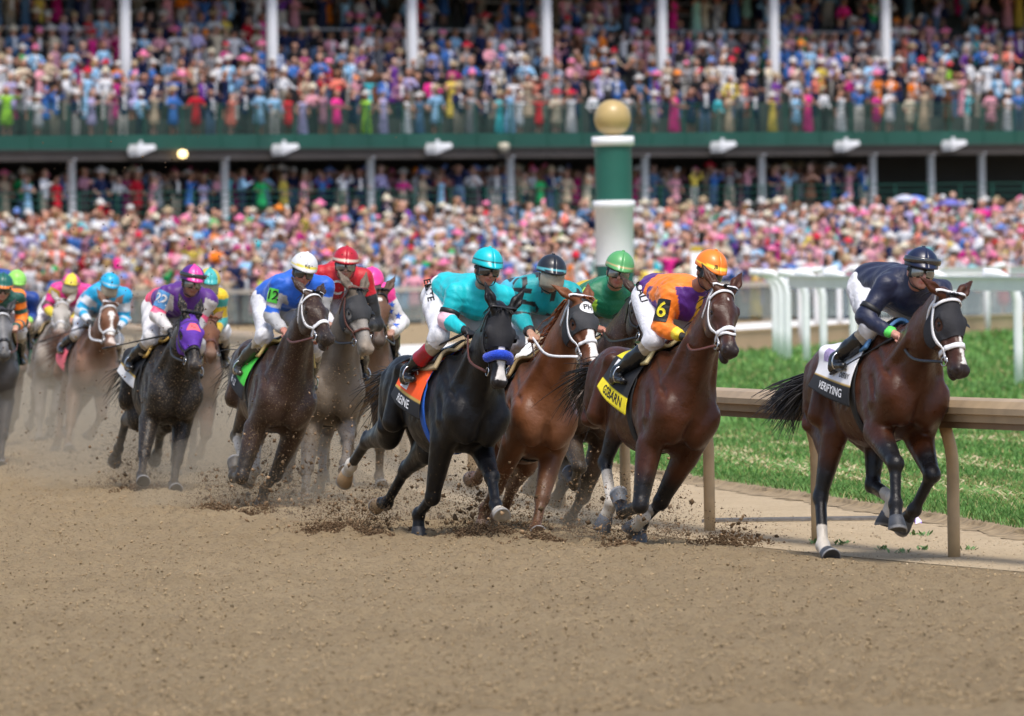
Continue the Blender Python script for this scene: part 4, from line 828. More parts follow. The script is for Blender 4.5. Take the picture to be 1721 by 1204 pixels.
    for i in range(cfg.get('mane_n', 190)):
        s = g.uniform(.12, 1.02); b0 = N0 + s * (Pn - N0); o = b0 + up * .6
        hh = bv.ray_cast(Vector(o), Vector(-up), .8)
        if hh[0] is None: continue
        b0 = np.array(hh[0]) - .01 * up; L_ = ml * g.uniform(.5, 1.25); d = nrm(up * g.uniform(.1, .6) - nd * g.uniform(.35, 1.0) + nl * g.normal(.0, .35))
        pts = [b0]; 
        for k in range(4): pts.append(pts[-1] + d * L_ / 4); d = nrm(d - nd * .25 + np.array([0, 0, -.18]) + nl * g.normal(0, .18) + up * g.normal(0, .18))
        mb.tube(pts, np.linspace(.008, .0015, 5), 4, tuple(hc * g.uniform(.6, 1.5)), False)
    mb.build('mane', M['hair'], root, True); mb = MB()
    # forelock
    for i in range(cfg.get('forelock', 14)):
        b0 = HP(.01, g.normal(0, .018), .02); d = nrm(-hx * .3 + hz * .6 + hy * g.normal(0, .5)); pts = [b0]
        for k in range(3): pts.append(pts[-1] + d * .028); d = nrm(d + hx * .8 + hy * g.normal(0, .3))
        mb.tube(pts, np.linspace(.006, .002, 4), 4, tuple(hc * g.uniform(.7, 1.4)), False)
    mb.build('forelock', M['hair'], root, True)
    # tail
    mb = MB(); td = nrm(np.array(cfg.get('tail', (-.8, -.15, .1)))); tl = cfg.get('tail_len', .75)
    for i in range(cfg.get('tail_n', 300)):
        b0 = np.array([-.915, 0, 1.395]) + g.normal(0, .016, 3); d = nrm(td + g.normal(0, .12, 3)); L_ = tl * g.uniform(.55, 1.15); pts = [b0]; sp = g.normal(0, .06, 3)
        for k in range(9): pts.append(pts[-1] + d * L_ / 9); d = nrm(d + np.array([.0, 0, -.10]) + sp * .5 + g.normal(0, .07, 3))
        mb.tube(pts, np.array([.010, .009, .008, .0065, .0055, .0045, .0038, .003, .0022, .001]), 4, tuple(hc * g.uniform(.6, 1.5)), False)
    mb.build('tail', M['hair'], root, True)
    # --- tack
    B = cfg.get('bridle', {}); bm = M[B.get('mat', 'leather')]; bw = B.get('w', .02)
    hood = cfg.get('hood'); hv = hb
    if hood:
        nu, nv = 84, 130; t0, t1 = hood.get('t', (-.01, .30)); P = np.zeros((nu, nv, 3)); ok = np.zeros((nu, nv), bool); cc = np.zeros((nu, nv, 3))
        for i in range(nu):
            for j in range(nv):
                ph = rad(-168 + 336 * j / (nv - 1)); tt = t0 + (t1 - t0 + hood.get('droop', .0) * math.cos(ph)) * i / (nu - 1)
                ax = HP(tt, 0, -.085); d = math.sin(ph) * hy + math.cos(ph) * hz
                r = hb.ray_cast(Vector(ax + .34 * d), Vector(-d), .4)
                if r[0] is None: continue
                q = np.array(r[0]); P[i, j] = q + .007 * d; y_, s_ = (q - PO) @ hy, (q - PO) @ hz
                hole = math.hypot((tt - .197) / .046, (s_ + .052) / .036) < 1 and abs(y_) > .05
                ear = tt < .055 and .03 < abs(y_) < .085 and s_ > -.05
                ok[i, j] = not hole and not ear
                cc[i, j] = hood['col'](tt, y_, s_) if callable(hood['col']) else hood['col']
        ho = grid_sheet('hood', P, ok, M['hood'], root, cc, .005)
        hv2 = [v for v in P[ok]]
        for s, cup in zip((-1, 1), hood.get('cups', (0, 0))):
            if not cup: continue
            mb = MB(); c = HP(.20, s * .098, -.05)
            nn = 9; Vc = []; fcs = []
            for i in range(nn):
                a_ = rad(-100 + 200 * i / (nn - 1))
                for j, (r_, o_) in enumerate(((.052, -.01), (.048, .028), (.036, .045), (.0, .05))):
                    Vc.append(c + hx * (-.008 - r_ * math.cos(a_) * (.9 if j < 3 else 0) + (.0 if j < 3 else -.03)) + hz * (r_ * math.sin(a_)) + s * hy * o_)
            for i in range(nn - 1):
                for j in range(3): fcs.append((i * 4 + j, (i + 1) * 4 + j, (i + 1) * 4 + j + 1, i * 4 + j + 1))
            m_ = mb.add(Vc, fcs); mb.build('blinker_cup', M['rubber'], ho, True)
        if hood.get('disc'):
            dv = bvh_of(np.array([v.co for v in ho.data.vertices]), [tuple(q.vertices) for q in ho.data.polygons])
            e_u = hy
            decal('patch', disc_poly(.058, 28, .050), dv, HP(.095, 0, .0), e_u, -hx, hz, M['thread'], ho, .004)
            decal('lettering', text_poly(hood['disc'], .062, .0012), dv, HP(.095, 0, .0), e_u, -hx, hz, M['ink'], ho, .0065)
    o2 = .012 if hood else .004
    nb = MB(); loop_strap(nb, hb, HP(.355, 0, -.07), hy, nrm(hz + .12 * hx), B.get('nw', .032), .3, .005, .007); nbo = nb.build('noseband', M[B.get('nmat', B.get('mat', 'leather'))], root, True)
    if B.get('fleece'):
        mb = MB(); pts = []
        for k in range(19):
            a_ = rad(-95 + 190 * k / 18); d = math.sin(a_) * hy + math.cos(a_) * hz
            r = hb.ray_cast(Vector(HP(.345, 0, -.07) + .3 * d), Vector(-d), .35)
            if r[0] is not None: pts.append(np.array(r[0]) + .022 * d)
        mb.tube(pts, [.026] + [.036] * (len(pts) - 2) + [.026], 12); mb.build('shadow_roll', M['fleece'], root, True)
    if B.get('fig8'):
        mb = MB(); strap(mb, hb, [HP(.36, -.06, -.09), HP(.40, -.035, -.0), HP(.42, 0, .02), HP(.40, .035, 0), HP(.36, .06, -.09)], .02); mb.build('noseband', bm, root, True)
    for s in (-1, 1):
        mb = MB(); strap(mb, hb, [HP(.43, s * .07, -.10), HP(.34, s * .08, -.10), HP(.24, s * .10, -.115), HP(.12, s * .10, -.09), HP(.03, s * .10, -.06)], bw * 1.15, o2, .006)
        mb.build('cheekpiece', bm, root, True)
        mb = MB(); c = HP(.435, s * .066, -.10)
        mb.tube([c + .030 * (math.cos(a_) * hx + math.sin(a_) * hz) for a_ in np.linspace(0, 2 * math.pi, 17)], .005, 6, None, False); mb.build('bit_ring', M['steel'], root, True)
    mb = MB(); loop_strap(mb, bv, HP(.035, 0, -.09), hy, nrm(-hz + .35 * hx), bw, .42, o2, .006, 40); mb.build('throatlatch', bm, root, True)
    if not hood or hood.get('brow'): mb = MB(); strap(mb, hb, [HP(.055, -.11, -.07), HP(.05, -.07, .03), HP(.05, 0, .06), HP(.05, .07, .03), HP(.055, .11, -.07)], bw * 1.1, o2 + .002, .006); mb.build('browband', M[B.get('bmat', B.get('mat', 'leather'))], root, True)
    J = fit['J']
    for s, k in ((-1, 'RHd'), (1, 'LHd')):
        a_ = HP(.435, s * .07, -.11); b_ = np.array(J[k]) + np.array([.02, 0, -.02]); mid = (a_ + b_) / 2 + np.array([0, s * .05, -.06])
        c_ = b_ + .5 * (np.array([.12, 0, 1.45]) - b_); pts = smooth_path([a_, mid, b_, c_, (.22, s * .06, 1.47)], 22); mb = MB()
        Nn = np.tile(np.array([0, s * 1., .3]), (len(pts), 1)); ribbon(mb, pts, Nn, .02, .006); mb.build('rein', M[B.get('rein', 'leather')], root, True)
    # saddle cloth, pad, saddle, girth
    def wrap(name, x0, x1, a0, a1, off, nx, na, mt, colf=None, parent=root, th=.006, flut=0., bb=bv, sl_=0.):
        P = np.zeros((nx, na, 3)); ok = np.zeros((nx, na), bool); cc = np.zeros((nx, na, 3))
        for i in range(nx):
            for j in range(na):
                an = a0 + (a1 - a0) * j / (na - 1); a_ = rad(an * (1 + sl_ * (i / (nx - 1) - .5))); x = x0 + (x1 - x0) * i / (nx - 1); o = np.array([x, 0, 1.24]); d = np.array([0, -math.sin(a_), math.cos(a_)])
                r = bb.ray_cast(Vector(o + .75 * d), Vector(-d), .75)
                if r[0] is None: continue
                P[i, j] = np.array(r[0]) + (off + flut * (abs(a_) / 1.6) ** 2 * (1 + math.sin(x * 23) * .12 + 3.2 * (1 - i / (nx - 1)))) * d; ok[i, j] = True
                if colf: cc[i, j] = colf(i / (nx - 1), abs(an))
        if name == 'saddle_cloth' and ok.all():   # taut cloth bridges the hollows of the flank
            O = np.stack([np.broadcast_to(np.linspace(x0, x1, nx)[:, None], (nx, na)), np.zeros((nx, na)), np.full((nx, na), 1.24)], -1); Dv = P - O; r0 = np.linalg.norm(Dv, axis=2); Dv /= r0[..., None]; r_ = r0.copy()
            for _ in range(400): r_[1:-1] = np.maximum(r0[1:-1], .5 * (r_[:-2] + r_[2:]))
            for _ in range(12): r_[1:-1] = .25 * r_[:-2] + .5 * r_[1:-1] + .25 * r_[2:]
            P = O + Dv * (r_[..., None] + .004)
        return grid_sheet(name, P, ok, mt, parent, cc if colf else None, th)
    cl = cfg.get('cloth')
    if cl:
        x0, x1, am = cl.get('x', (-.36, .17, 108)); sl_ = cl.get('slope', .30)
        co = wrap('saddle_cloth', x0, x1, -am, am, .012, 46, 121, M['cloth'], cl['col'], flut=.018, sl_=sl_)
        cv = bvh_of(np.array([v.co for v in co.data.vertices]), [tuple(q.vertices) for q in co.data.polygons])
        for tx in cl.get('text', []):      # (text, x, angle, size, material, bold)
            def on_cloth(x, da=0.):
                a_ = rad((tx[2] + da) * (1 + sl_ * ((x - x0) / (x1 - x0) - .5))); d_ = np.array([0, -math.sin(a_), math.cos(a_)]); o_ = np.array([x, 0, 1.24]); return cv.ray_cast(Vector(o_ + .75 * d_), Vector(-d_), .75)
            poly = text_poly(tx[0], tx[3], tx[5] if len(tx) > 5 else .001) if isinstance(tx[0], str) else rect_poly(*tx[0])
            h0, h1, h2, h3 = on_cloth(tx[1] - .06), on_cloth(tx[1] + .06), on_cloth(tx[1]), on_cloth(tx[1], 4)
            if None in (h0[0], h1[0], h2[0], h3[0]): continue
            kx = .12 / (h1[0] - h0[0]).length; ka = 4 / (h3[0] - h2[0]).length; Pt = []; off_ = .004 if isinstance(tx[0], str) else .002
            for a, b in poly[0]:
                hh = on_cloth(min(max(tx[1] + a * kx, x0 + .003), x1 - .003), -b * ka)
                Pt.append(np.array(hh[0]) + off_ * nrm(np.array([0, -1, .3])) if hh[0] is not None else (Pt[-1] if Pt else np.array(h2[0])))
            mesh('lettering' if isinstance(tx[0], str) else 'patch', Pt, poly[1], M[tx[4]], co, None, False)
    pad = cfg.get('pad', (.45, .33, .16)); padc = np.array(pad)
    wrap('saddle_pad', -.22, .27, -52, 52, .030, 26, 35, M['cloth'], lambda u, a_: padc, th=.022)
    so = wrap('saddle', -.17, .20, -44, 44, .056, 22, 29, M[cfg.get('saddle', 'leather')], th=.02)
    gm = cfg.get('girth', (.012, .012, .013))
    mb = MB(); P = []; N = []
    for k in range(44):
        a_ = 2 * math.pi * k / 44; d = np.array([-.02 * 0, -math.sin(a_), math.cos(a_)]); o = np.array([.13, 0, 1.22]); r = bv.ray_cast(Vector(o + .6 * d), Vector(-d), .6)
        if r[0] is not None: P.append(np.array(r[0]) + d * (.006 if 70 < math.degrees(a_) < 290 else .022)); N.append(d)
    ribbon(mb, P, N, .085, .007, gm, True); mb.build('girth', M['cloth'], root, True)
    for s, k in ((-1, 'RFt'), (1, 'LFt')):
        mb = MB(); f = np.array(J[k]) + np.array([.045, 0, -.03])
        mb.tube([f + np.array([.0, .058 * math.cos(a_), .055 + .065 * math.sin(a_) if math.sin(a_) > -.75 else .006]) for a_ in np.linspace(0, 2 * math.pi, 17)], .007, 6, None, False)
        mb.build('stirrup', M['steel'], root, True)
        mb = MB(); top = np.array([.06, s * .19, 1.50]); Pp = smooth_path([f + np.array([0, 0, .118]), (f + top) / 2 + np.array([0, s * .04, 0]), top], 9); ribbon(mb, Pp, np.tile(np.array([0, s * 1., .2]), (9, 1)), .022, .005)
        mb.build('stirrup_leather', M['leather'], root, True)
    for ex in cfg.get('extra', []): ex(root, bv, HP, (hx, hy, hz))
    return root

# ------------------------------------------------------------------ jockeys
def make_jockey(key, cfg):
    fit = FIT[key]; J = {k: np.array(v, float) for k, v in fit['J'].items()}; hr = cfg.get('jres', .009)
    M_ = frame_matrix(fit['p']); root = empty('person', M_); tag(root, cfg['jlabel'], 'person', 'jockeys crouched on the racehorses')
    head, face = J['head'], J['face']
    u = nrm(head - face + np.array([.095, 0, 0])); yaw = cfg.get('jyaw', 0.); f = np.array([math.cos(yaw), math.sin(yaw), 0]); pit = rad(cfg.get('jpitch', -8))
    lat = np.array([-math.sin(yaw), math.cos(yaw), 0]); f = math.cos(pit) * f + np.array([0, 0, math.sin(pit)]); u = np.cross(f, lat)
    ro = rad(cfg.get('jroll', 0)); lat, u = math.cos(ro) * lat + math.sin(ro) * u, math.cos(ro) * u - math.sin(ro) * lat
    A = np.array([f, lat, u]); Hc = head - .030 * u
    HP = lambda a, b, c: Hc + a * f + b * lat + c * u
    hip = J['Hip'] + np.array([.0, 0, -.05]); ch = (J['RS'] + J['LS']) / 2; sp = nrm(ch - hip); lateral = nrm(J['LS'] - J['RS'])
    Hj = {s: hip + sg * .095 * Yx + np.array([.02, 0, -.05]) for s, sg in (('R', -1), ('L', 1))}
    allp = np.array(list(J.values())); lo, hi = allp.min(0) - .2, allp.max(0) + .2
    # --- body: one continuous figure
    B = Field(lo, hi, cfg.get('bres', .0085)); kn = .02
    B.rc(hip, ch - .04 * sp, .10, .12, .05, lateral, 1.1); B.rc(J['RS'], J['LS'], .05, .05, .05)
    B.rc(ch + np.array([.0, 0, .03]), HP(-.02, 0, -.08), .06, .052, .04)
    sk = np.array(cfg.get('skin', (.50, .27, .19)))
    for s, sg in (('R', -1), ('L', 1)):
        S, E, Hd, K, Fo = J[s + 'S'], J[s + 'E'], J[s + 'Hd'], J[s + 'K'], J[s + 'Ft']; fw = nrm(Hd - E); W = Hd - .055 * fw
        B.rc(S, E, .042, .036, .03); B.rc(E, W, .036, .026, .02); B.rc(Hj[s], K, .075, .05, .03); an_ = Fo + np.array([-.03, 0, .05]); B.rc(K, an_, .044, .028, .02); B.rc(an_, Fo, .026, .022, .02); B.rc(Fo + np.array([-.04, 0, -.005]), Fo + np.array([.10, 0, -.012]), .022, .018, .02)
        l2 = nrm(np.cross([0, 0, 1], fw)); up = np.cross(fw, l2)
        B.rc(W, Hd - .01 * fw, .026, .028, .015); B.ell(Hd, (.038, .040, .020), .012, [fw, l2, up])
        for i in range(4):
            ln = (.9, 1.05, 1., .82)[i]; b0 = Hd + .030 * fw + (i - 1.5) * .0195 * l2 + .008 * up; b1 = b0 + .026 * ln * fw - .016 * up; b2 = b1 - .012 * fw - .026 * ln * up; b3 = b2 - .022 * fw + .004 * up
            B.rc(b0, b1, .0105, .0100, .004); B.rc(b1, b2, .0100, .0092, .004); B.rc(b2, b3, .0092, .0085, .004)
        t0 = Hd - .012 * fw - sg * .036 * l2; t1 = t0 + .030 * fw - sg * .012 * l2 + .002 * up; t2 = t1 + .026 * fw + sg * .008 * l2 - .008 * up
        B.rc(t0, t1, .0125, .0112, .006); B.rc(t1, t2, .0112, .0095, .005)
    B.ell(HP(0, 0, 0), (.095, .074, .112), .02, A); B.ell(HP(.035, 0, -.055), (.062, .056, .062), .02, A)
    B.ell(HP(.074, 0, -.096), (.022, .024, .018), .02, A); B.rc(HP(.088, 0, .0), HP(.112, 0, -.036), .010, .0145, .010); B.ell(HP(.098, .0, -.062), (.010, .022, .008), .008, A); B.ell(HP(.094, 0, -.074), (.010, .020, .008), .006, A)
    B.rc(HP(.08, -.045, .012), HP(.08, .045, .012), .012, .012, .015)
    for sg in (-1, 1):
        B.ell(HP(.083, sg * .032, -.008), (.010, .015, .010), .01, A, 's'); B.ell(HP(.065, sg * .05, -.035), (.025, .02, .02), .02, A); B.ell(HP(-.005, sg * .077, -.02), (.022, .010, .032), .008, A)
    V, Q = B.surf(1); cols = np.tile(sk, (len(V), 1)); d = V - Hc; a_, b_, c_ = d @ f, d @ lat, d @ u
    lips = (a_ > .085) & (np.abs(b_) < .026) & (c_ < -.056) & (c_ > -.082); cols[lips] = sk * np.array([.85, .6, .6])
    jaw = (c_ < -.05) & (a_ > -.02) & (a_ < .12) & (np.abs(b_) < .08) & ~lips; cols[jaw] = cols[jaw] * .88
    gl = cfg.get('gloves')
    if gl is not None:
        for s in 'RL': cols[np.linalg.norm(V - J[s + 'Hd'], axis=1) < .105] = gl
    body = mesh('body', V, Q, M['skin'], root, cols)
    mb = MB()
    for sg in (-1, 1):
        mb = MB(); c = HP(.082, sg * .032, -.008); mb.lathe([(.011 * math.cos(x), .011 * math.sin(x)) for x in np.linspace(-1.5, 1.5, 6)], (0, 0, 0), 10, fr=lambda q: q[0] * lat + q[1] * u + q[2] * f + c)
        mb.build('eye', M['eye'], root, True)
    # --- jersey
    G = Field(lo, hi, hr)
    G.rc(hip + .0 * sp + np.array([0, 0, .015]), ch - .06 * sp, .146, .15, .05, lateral, 1.16); G.rc(ch - .02 * sp - np.array([0, 0, .03]), ch - .1 * sp, .145, .14, .05, lateral, 1.15)
    G.rc(J['RS'] - .02 * lateral * -1, J['LS'], .078, .078, .05); G.rc(ch + np.array([.0, 0, .03]), ch + .45 * (HP(-.02, 0, -.09) - ch), .085, .070, .04)
    for s in 'RL':
        S, E, Hd = J[s + 'S'], J[s + 'E'], J[s + 'Hd']; fw = nrm(Hd - E); W = Hd - .075 * fw
        G.rc(S, E, .076, .060, .04); G.rc(E, W, .060, .043, .03)
    G.noise(.0055, 20, sum(map(ord, key))); G.noise(.0030, 42, 5 + sum(map(ord, key)))
    V, Q = G.surf(1); cols = np.zeros((len(V), 3)); n = len(V)
    dT, tT = segd(V, hip, ch); best = dT - .135; part = np.zeros(n, int); tt = tT.copy(); side = np.zeros(n)
    for s, sg in (('R', -1), ('L', 1)):
        S, E, Hd = J[s + 'S'], J[s + 'E'], J[s + 'Hd']
        for pi, (a1, b1, r1) in enumerate(((S + .3 * (E - S) * 0, E, .066), (E, Hd - .075 * nrm(Hd - E), .05))):
            dd, t_ = segd(V, a1, b1); m = (dd - r1 < best) & ~((pi == 0) & (t_ <= .02)); best = np.where(m, dd - r1, best); part[m] = pi + 1; tt[m] = t_[m]; side[m] = sg
    loc = np.stack([(V - hip) @ sp / np.linalg.norm(ch - hip), (V - ch) @ lateral, (V - (hip + ch) / 2) @ nrm(np.cross(sp, lateral))], 1)
    cols = cfg['silks'](part, tt, side, loc)
    jer = mesh('jersey', V, Q, M['silk'], root, cols); jb = bvh_of(V, Q)
    # --- breeches
    G = Field(lo, hi, hr)
    G.ell(hip + np.array([-.0, 0, -.01]), (.145, .155, .135), .04); G.rc(hip, hip + .20 * sp, .14, .125, .05, lateral, 1.1)
    for s in 'RL':
        K, Fo = J[s + 'K'], J[s + 'Ft']; G.rc(Hj[s], K, .100, .066, .05); G.rc(K, K + .38 * (Fo - K), .064, .055, .04)
    G.noise(.006, 38, 3 + sum(map(ord, key))); V, Q = G.surf(1); bc = np.array(cfg.get('breeches', (.66, .66, .69))); cols = np.tile(bc, (len(V), 1)); cf = cfg.get('cuff', (.36, .30, .22))
    for s in 'RL':
        dd, t_ = segd(V, J[s + 'K'], J[s + 'Ft']); cols[(dd < .10) & (t_ > .16)] = cf
    brc = mesh('breeches', V, Q, M['breeches'], root, cols); bb = bvh_of(V, Q)
    # --- boots
    for s, sg in (('R', -1), ('L', 1)):
        K, Fo = J[s + 'K'], J[s + 'Ft']; lo2 = np.minimum(K, Fo) - .16; hi2 = np.maximum(K, Fo) + .2; G = Field(lo2, hi2, hr)
        top = K + .34 * (Fo - K); an = Fo + np.array([-.03, 0, .05]); G.rc(top, top + .45 * (an - top), .062, .058, .02); G.rc(top + .4 * (an - top), an, .058, .043, .02)
        G.rc(an, Fo + np.array([-.055, 0, -.012]), .044, .036, .03); G.rc(Fo + np.array([-.03, 0, .0]), Fo + np.array([.135, sg * .015, -.012]), .044, .030, .03, (0, 0, 1), .8)
        V, Q = G.surf(1); cols = np.tile(np.array(cfg.get('boot', (.012, .012, .013))), (len(V), 1))
        if 'boot_top' in cfg: dd, t_ = segd(V, top, an); cols[(t_ < .42) & (V[:, 2] > an[2])] = cfg['boot_top']
        mesh('boot', V, Q, M['boot'], root, cols)
    # --- helmet
    nu, nv = 22, 40; P = np.zeros((nu, nv, 3)); cc = np.zeros((nu, nv, 3)); ok = np.ones((nu, nv), bool)
    for i in range(nu):
        for j in range(nv):
            th = 2 * math.pi * j / (nv - 1); el = math.pi / 2 - (math.pi / 2 + .12) * i / (nu - 1); ca, sa = math.cos(th), math.sin(th)
            low = i / (nu - 1); r = math.cos(el); zz = math.sin(el) * .118
            x = .132 * r * ca; y = .110 * r * sa
            if ca > .35 and low > .80: x += .034 * (ca - .35) / .65 * (low - .80) / .20; zz -= .006 * (ca - .35) * (low - .8) / .2
            P[i, j] = HP(x, y, .040 + zz); cc[i, j] = cfg['helmet'](math.degrees(th) % 360, zz / .118, ca, sa)
    hel = grid_sheet('helmet', P, ok, M['helmet'], root, cc, .008); 
    mb = MB(); mb.lathe([(.0, .007), (.010, .005), (.013, 0), (.012, -.006)], (0, 0, 0), 10, fr=lambda q: HP(0, 0, .160) + q[0] * f + q[1] * lat + q[2] * u, c=tuple(cfg['helmet'](0, 1, 1, 0))); mb.build('helmet_button', M['helmet'], hel, True)
    if cfg.get('htext'):
        hv = bvh_of(P.reshape(-1, 3), [(i * nv + j, (i + 1) * nv + j, (i + 1) * nv + j + 1, i * nv + j + 1) for i in range(nu - 1) for j in range(nv - 1)])
        decal('lettering', text_poly(cfg['htext'], .030, .0008), hv, HP(.13, cfg.get('htx', 0.), .066), lat * -1 if False else lat, u, f, M['ink'], hel, .004, maxd=.15)
    mb = MB()
    for sg in (-1, 1):  # chin strap
        pts = smooth_path([HP(.0, sg * .082, .03), HP(.01, sg * .076, -.05), HP(.04, sg * .055, -.10), HP(.055, 0, -.122)], 12); ribbon(mb, pts, np.array([p_ - HP(.01, 0, -.02) for p_ in pts]), .018, .004)
    mb.build('chin_strap', M['rubber'], root, True)
    # goggles
    def band(rx, ry, z0, z1, a0, a1, th, n=26, push=0.):
        Pg = np.zeros((n, 6, 3))
        for i in range(n):
            t_ = rad(a0 + (a1 - a0) * i / (n - 1))
            for j in range(6):
                w = j / 5; bul = 1 + .04 * math.sin(math.pi * w)
                Pg[i, j] = HP(rx * math.cos(t_) * bul + push, ry * math.sin(t_) * bul, z0 + (z1 - z0) * w + (.010 * (1 - w) * max(0, math.cos(t_ * 2.2)) if th > .5 else 0))
        return Pg
    gk = cfg.get('goggles', 'lens_dark')
    if gk == 'visor':
        Pg = band(.125, .100, -.085, .028, -62, 62, 0, push=.012); grid_sheet('visor', Pg, np.ones(Pg.shape[:2], bool), M['visor'], root, None, .003)
    else:
        Pg = band(.104, .087, -.050, .026, -72, 72, 1); go = grid_sheet('goggles', Pg, np.ones(Pg.shape[:2], bool), M['rubber'], root, None, .004)
        for sg in (-1, 1):
            c0 = sg * 30; Pg = band(.112, .092, -.043, .018, c0 - 25, c0 + 25, 1, 14); grid_sheet('lens', Pg, np.ones(Pg.shape[:2], bool), M[gk], go, None, .003)
        Pg = band(.10, .088, -.008, .014, 70, 290, 0, 20); grid_sheet('goggle_strap', Pg, np.ones(Pg.shape[:2], bool), M['rubber'], go, None, .004)
    if cfg.get('spare'):
        Pg = band(.140, .122, .050, .092, -85, 85, 0); so = grid_sheet('spare_goggles', Pg, np.ones(Pg.shape[:2], bool), M['lens_dark'], root, None, .008)
        Pg = band(.136, .116, .055, .075, 80, 280, 0); grid_sheet('goggle_strap', Pg, np.ones(Pg.shape[:2], bool), M['rubber'], so, None, .004)
    # arm badge and lettering
    camdir = np.array(M_.to_3x3().inverted() @ Vector((-M_[0][3], -M_[1][3], CAMH - 1.6)).normalized())
    for bd in cfg.get('badge', []):   # (which, t, kind, text, plate size, text size, plate colour, ink)
        S, E = J[bd['on'] + 'S'], J[bd['on'] + 'E']; o = S + bd['t'] * (E - S); Vv = -nrm(E - S); sgn = -1 if bd['on'] == 'R' else 1
        N = nrm(camdir + np.array([0, sgn * bd.get('out', .45), .1])); N = nrm(N - (N @ Vv) * Vv); U = np.cross(Vv, N)
        pl = decal('number_badge', rect_poly(*bd['size']), jb, o, U, Vv, N, M['paint'], jer, .006, np.array(bd['col']), .25)
        if bd.get('text'): decal('lettering', text_poly(bd['text'], bd['ts'], .002), jb, o, U, Vv, N, M[bd['ink']], jer, .010, maxd=.25)
    for dc in cfg.get('decals', []):  # lettering on breeches or jersey, seen from the rail side
        bv_, par = (bb, brc) if dc['on'] == 'breeches' else (jb, jer)
        o = hip + np.array(dc['at']) if dc['on'] == 'breeches' else ch + np.array(dc['at'])
        N = nrm(camdir + np.array(dc.get('n', (0, 0, 0)))); U = nrm(np.cross((0, 0, 1.), N)); Vv = np.cross(N, U); rr = rad(dc.get('rot', 0)); U, Vv = math.cos(rr) * U + math.sin(rr) * Vv, math.cos(rr) * Vv - math.sin(rr) * U
        poly = star_poly(dc['size']) if dc.get('star') else text_poly(dc['text'], dc['size'], .0015)
        decal('star_print' if dc.get('star') else 'lettering', poly, bv_, o, U, Vv, N, M[dc['ink']], par, .005, maxd=.4)
    if cfg.get('armband'):
        for s in cfg['armband']:
            S, E = J[s + 'S'], J[s + 'E']; c = S + .72 * (E - S); w = nrm(E - S); e1 = nrm(np.cross(w, (1, 0, 0.2))); e2 = np.cross(w, e1); mb = MB(); loop_strap(mb, jb, c, e1, e2, .035, .16, .004, .005, 24); mb.build('armband', M['rubber'], jer, True)
    # riding crop, held
    cp = cfg.get('crop')
    if cp:
        ca = np.array(cp[0]) + J[cp[2]]; cb = np.array(cp[1]) + J[cp[2]]; Mc = Matrix.Translation(M_ @ Vector(ca)); co = empty('riding_crop', Mc); tag(co, cp[3], 'riding crop')
        R = np.array(M_.to_3x3()); ax = R @ (cb - ca); ln = np.linalg.norm(ax); mb = MB(); ts = np.linspace(0, 1, 8)
        mb.tube([ax * t_ for t_ in ts], [.011, .011, .008, .006, .006, .0055, .0055, .005], 8); mb.build('shaft', M['rubber'], co, True)
        mb = MB(); mb.tube([ax * t_ for t_ in (.86, .93, 1.0)], [.016, .019, .017], 8, flat=.5); mb.build('flap', M['leather'], co, True)
    return root
# ------------------------------------------------------------------ the field: fourteen horses and jockeys
def tile(n, c): return np.tile(np.array(c, float), (n, 1))
WHT = (.74, .74, .76); GRY = (.42, .42, .43); BLK = (.012, .012, .014); GLD = (.50, .33, .08)
TEALC = (.0, .50, .56); NAVY = (.006, .010, .040); ORG = (.95, .22, .012); PUR = (.085, .012, .20); ROY = (.012, .12, .62); RED = (.50, .004, .014)
PINK = (.90, .05, .32); YEL = (.80, .55, .02); LIME = (.36, .78, .10)
def plain(c, stripe=None, stripe_z=(.08, .24), panels=None):
    def fn(th, z, ca, sa):
        if stripe is not None and stripe_z[0] < z < stripe_z[1]: return np.array(stripe)
        if panels is not None: return np.array(panels[int(((th + 45) % 360) // (360 / len(panels) if len(panels) > 4 else 90)) % len(panels)])
        return np.array(c)
    return fn
def s_lead(p, t, s, L):
    c = tile(len(p), NAVY); c[(p == 2) & (t > .945)] = (.10, .70, .10); return c
def s_orange(p, t, s, L):
    c = tile(len(p), ORG); c[(p == 0) & (L[:, 0] > .30) & (L[:, 2] < .06) & (np.abs(L[:, 1]) < .15)] = PUR; c[(p == 0) & (L[:, 0] < .22)] = PUR
    c[(p == 0) & (np.abs(L[:, 1] - .02) < .02) & (L[:, 2] < .0)] = (.75, .40, .02); c[(p == 2) & (t > .84)] = (.85, .62, .03); return c
def s_black(p, t, s, L):
    c = tile(len(p), TEALC); c[(p == 1) & (t > .78)] = (.80, .50, .58); c[(p == 2) & (t < .28)] = (.80, .50, .58); return c
def s_chest(p, t, s, L):
    c = tile(len(p), (.0, .33, .36)); st = (np.sin(L[:, 1] * 62 + 1) > .30) & (p == 0) & (np.sin(L[:, 0] * 15) > -.55); c[st] = BLK
    c[(p == 0) & (L[:, 0] < .45) & ~st] = (.05, .50, .68); c[(p == 1) & (np.sin(t * 16) > .35)] = BLK; c[(p == 2) & (t > .93)] = BLK; return c
def s_green(p, t, s, L):
    c = tile(len(p), (.004, .16, .07)); c[(p == 0) & (L[:, 0] < .30)] = (.55, .38, .01); y = L[:, 1]; tri = (p == 0) & (L[:, 2] < .06) & (np.abs(y) < .10 * (1 - (L[:, 0] - .30) / .38)) & (L[:, 0] >= .3) & (L[:, 0] < .68); c[tri] = (.55, .38, .01)
    c[p == 1] = (.50, .78, .06); c[(p == 1) & (t > .5)] = (.60, .45, .02); c[p == 2] = (.004, .16, .07); return c
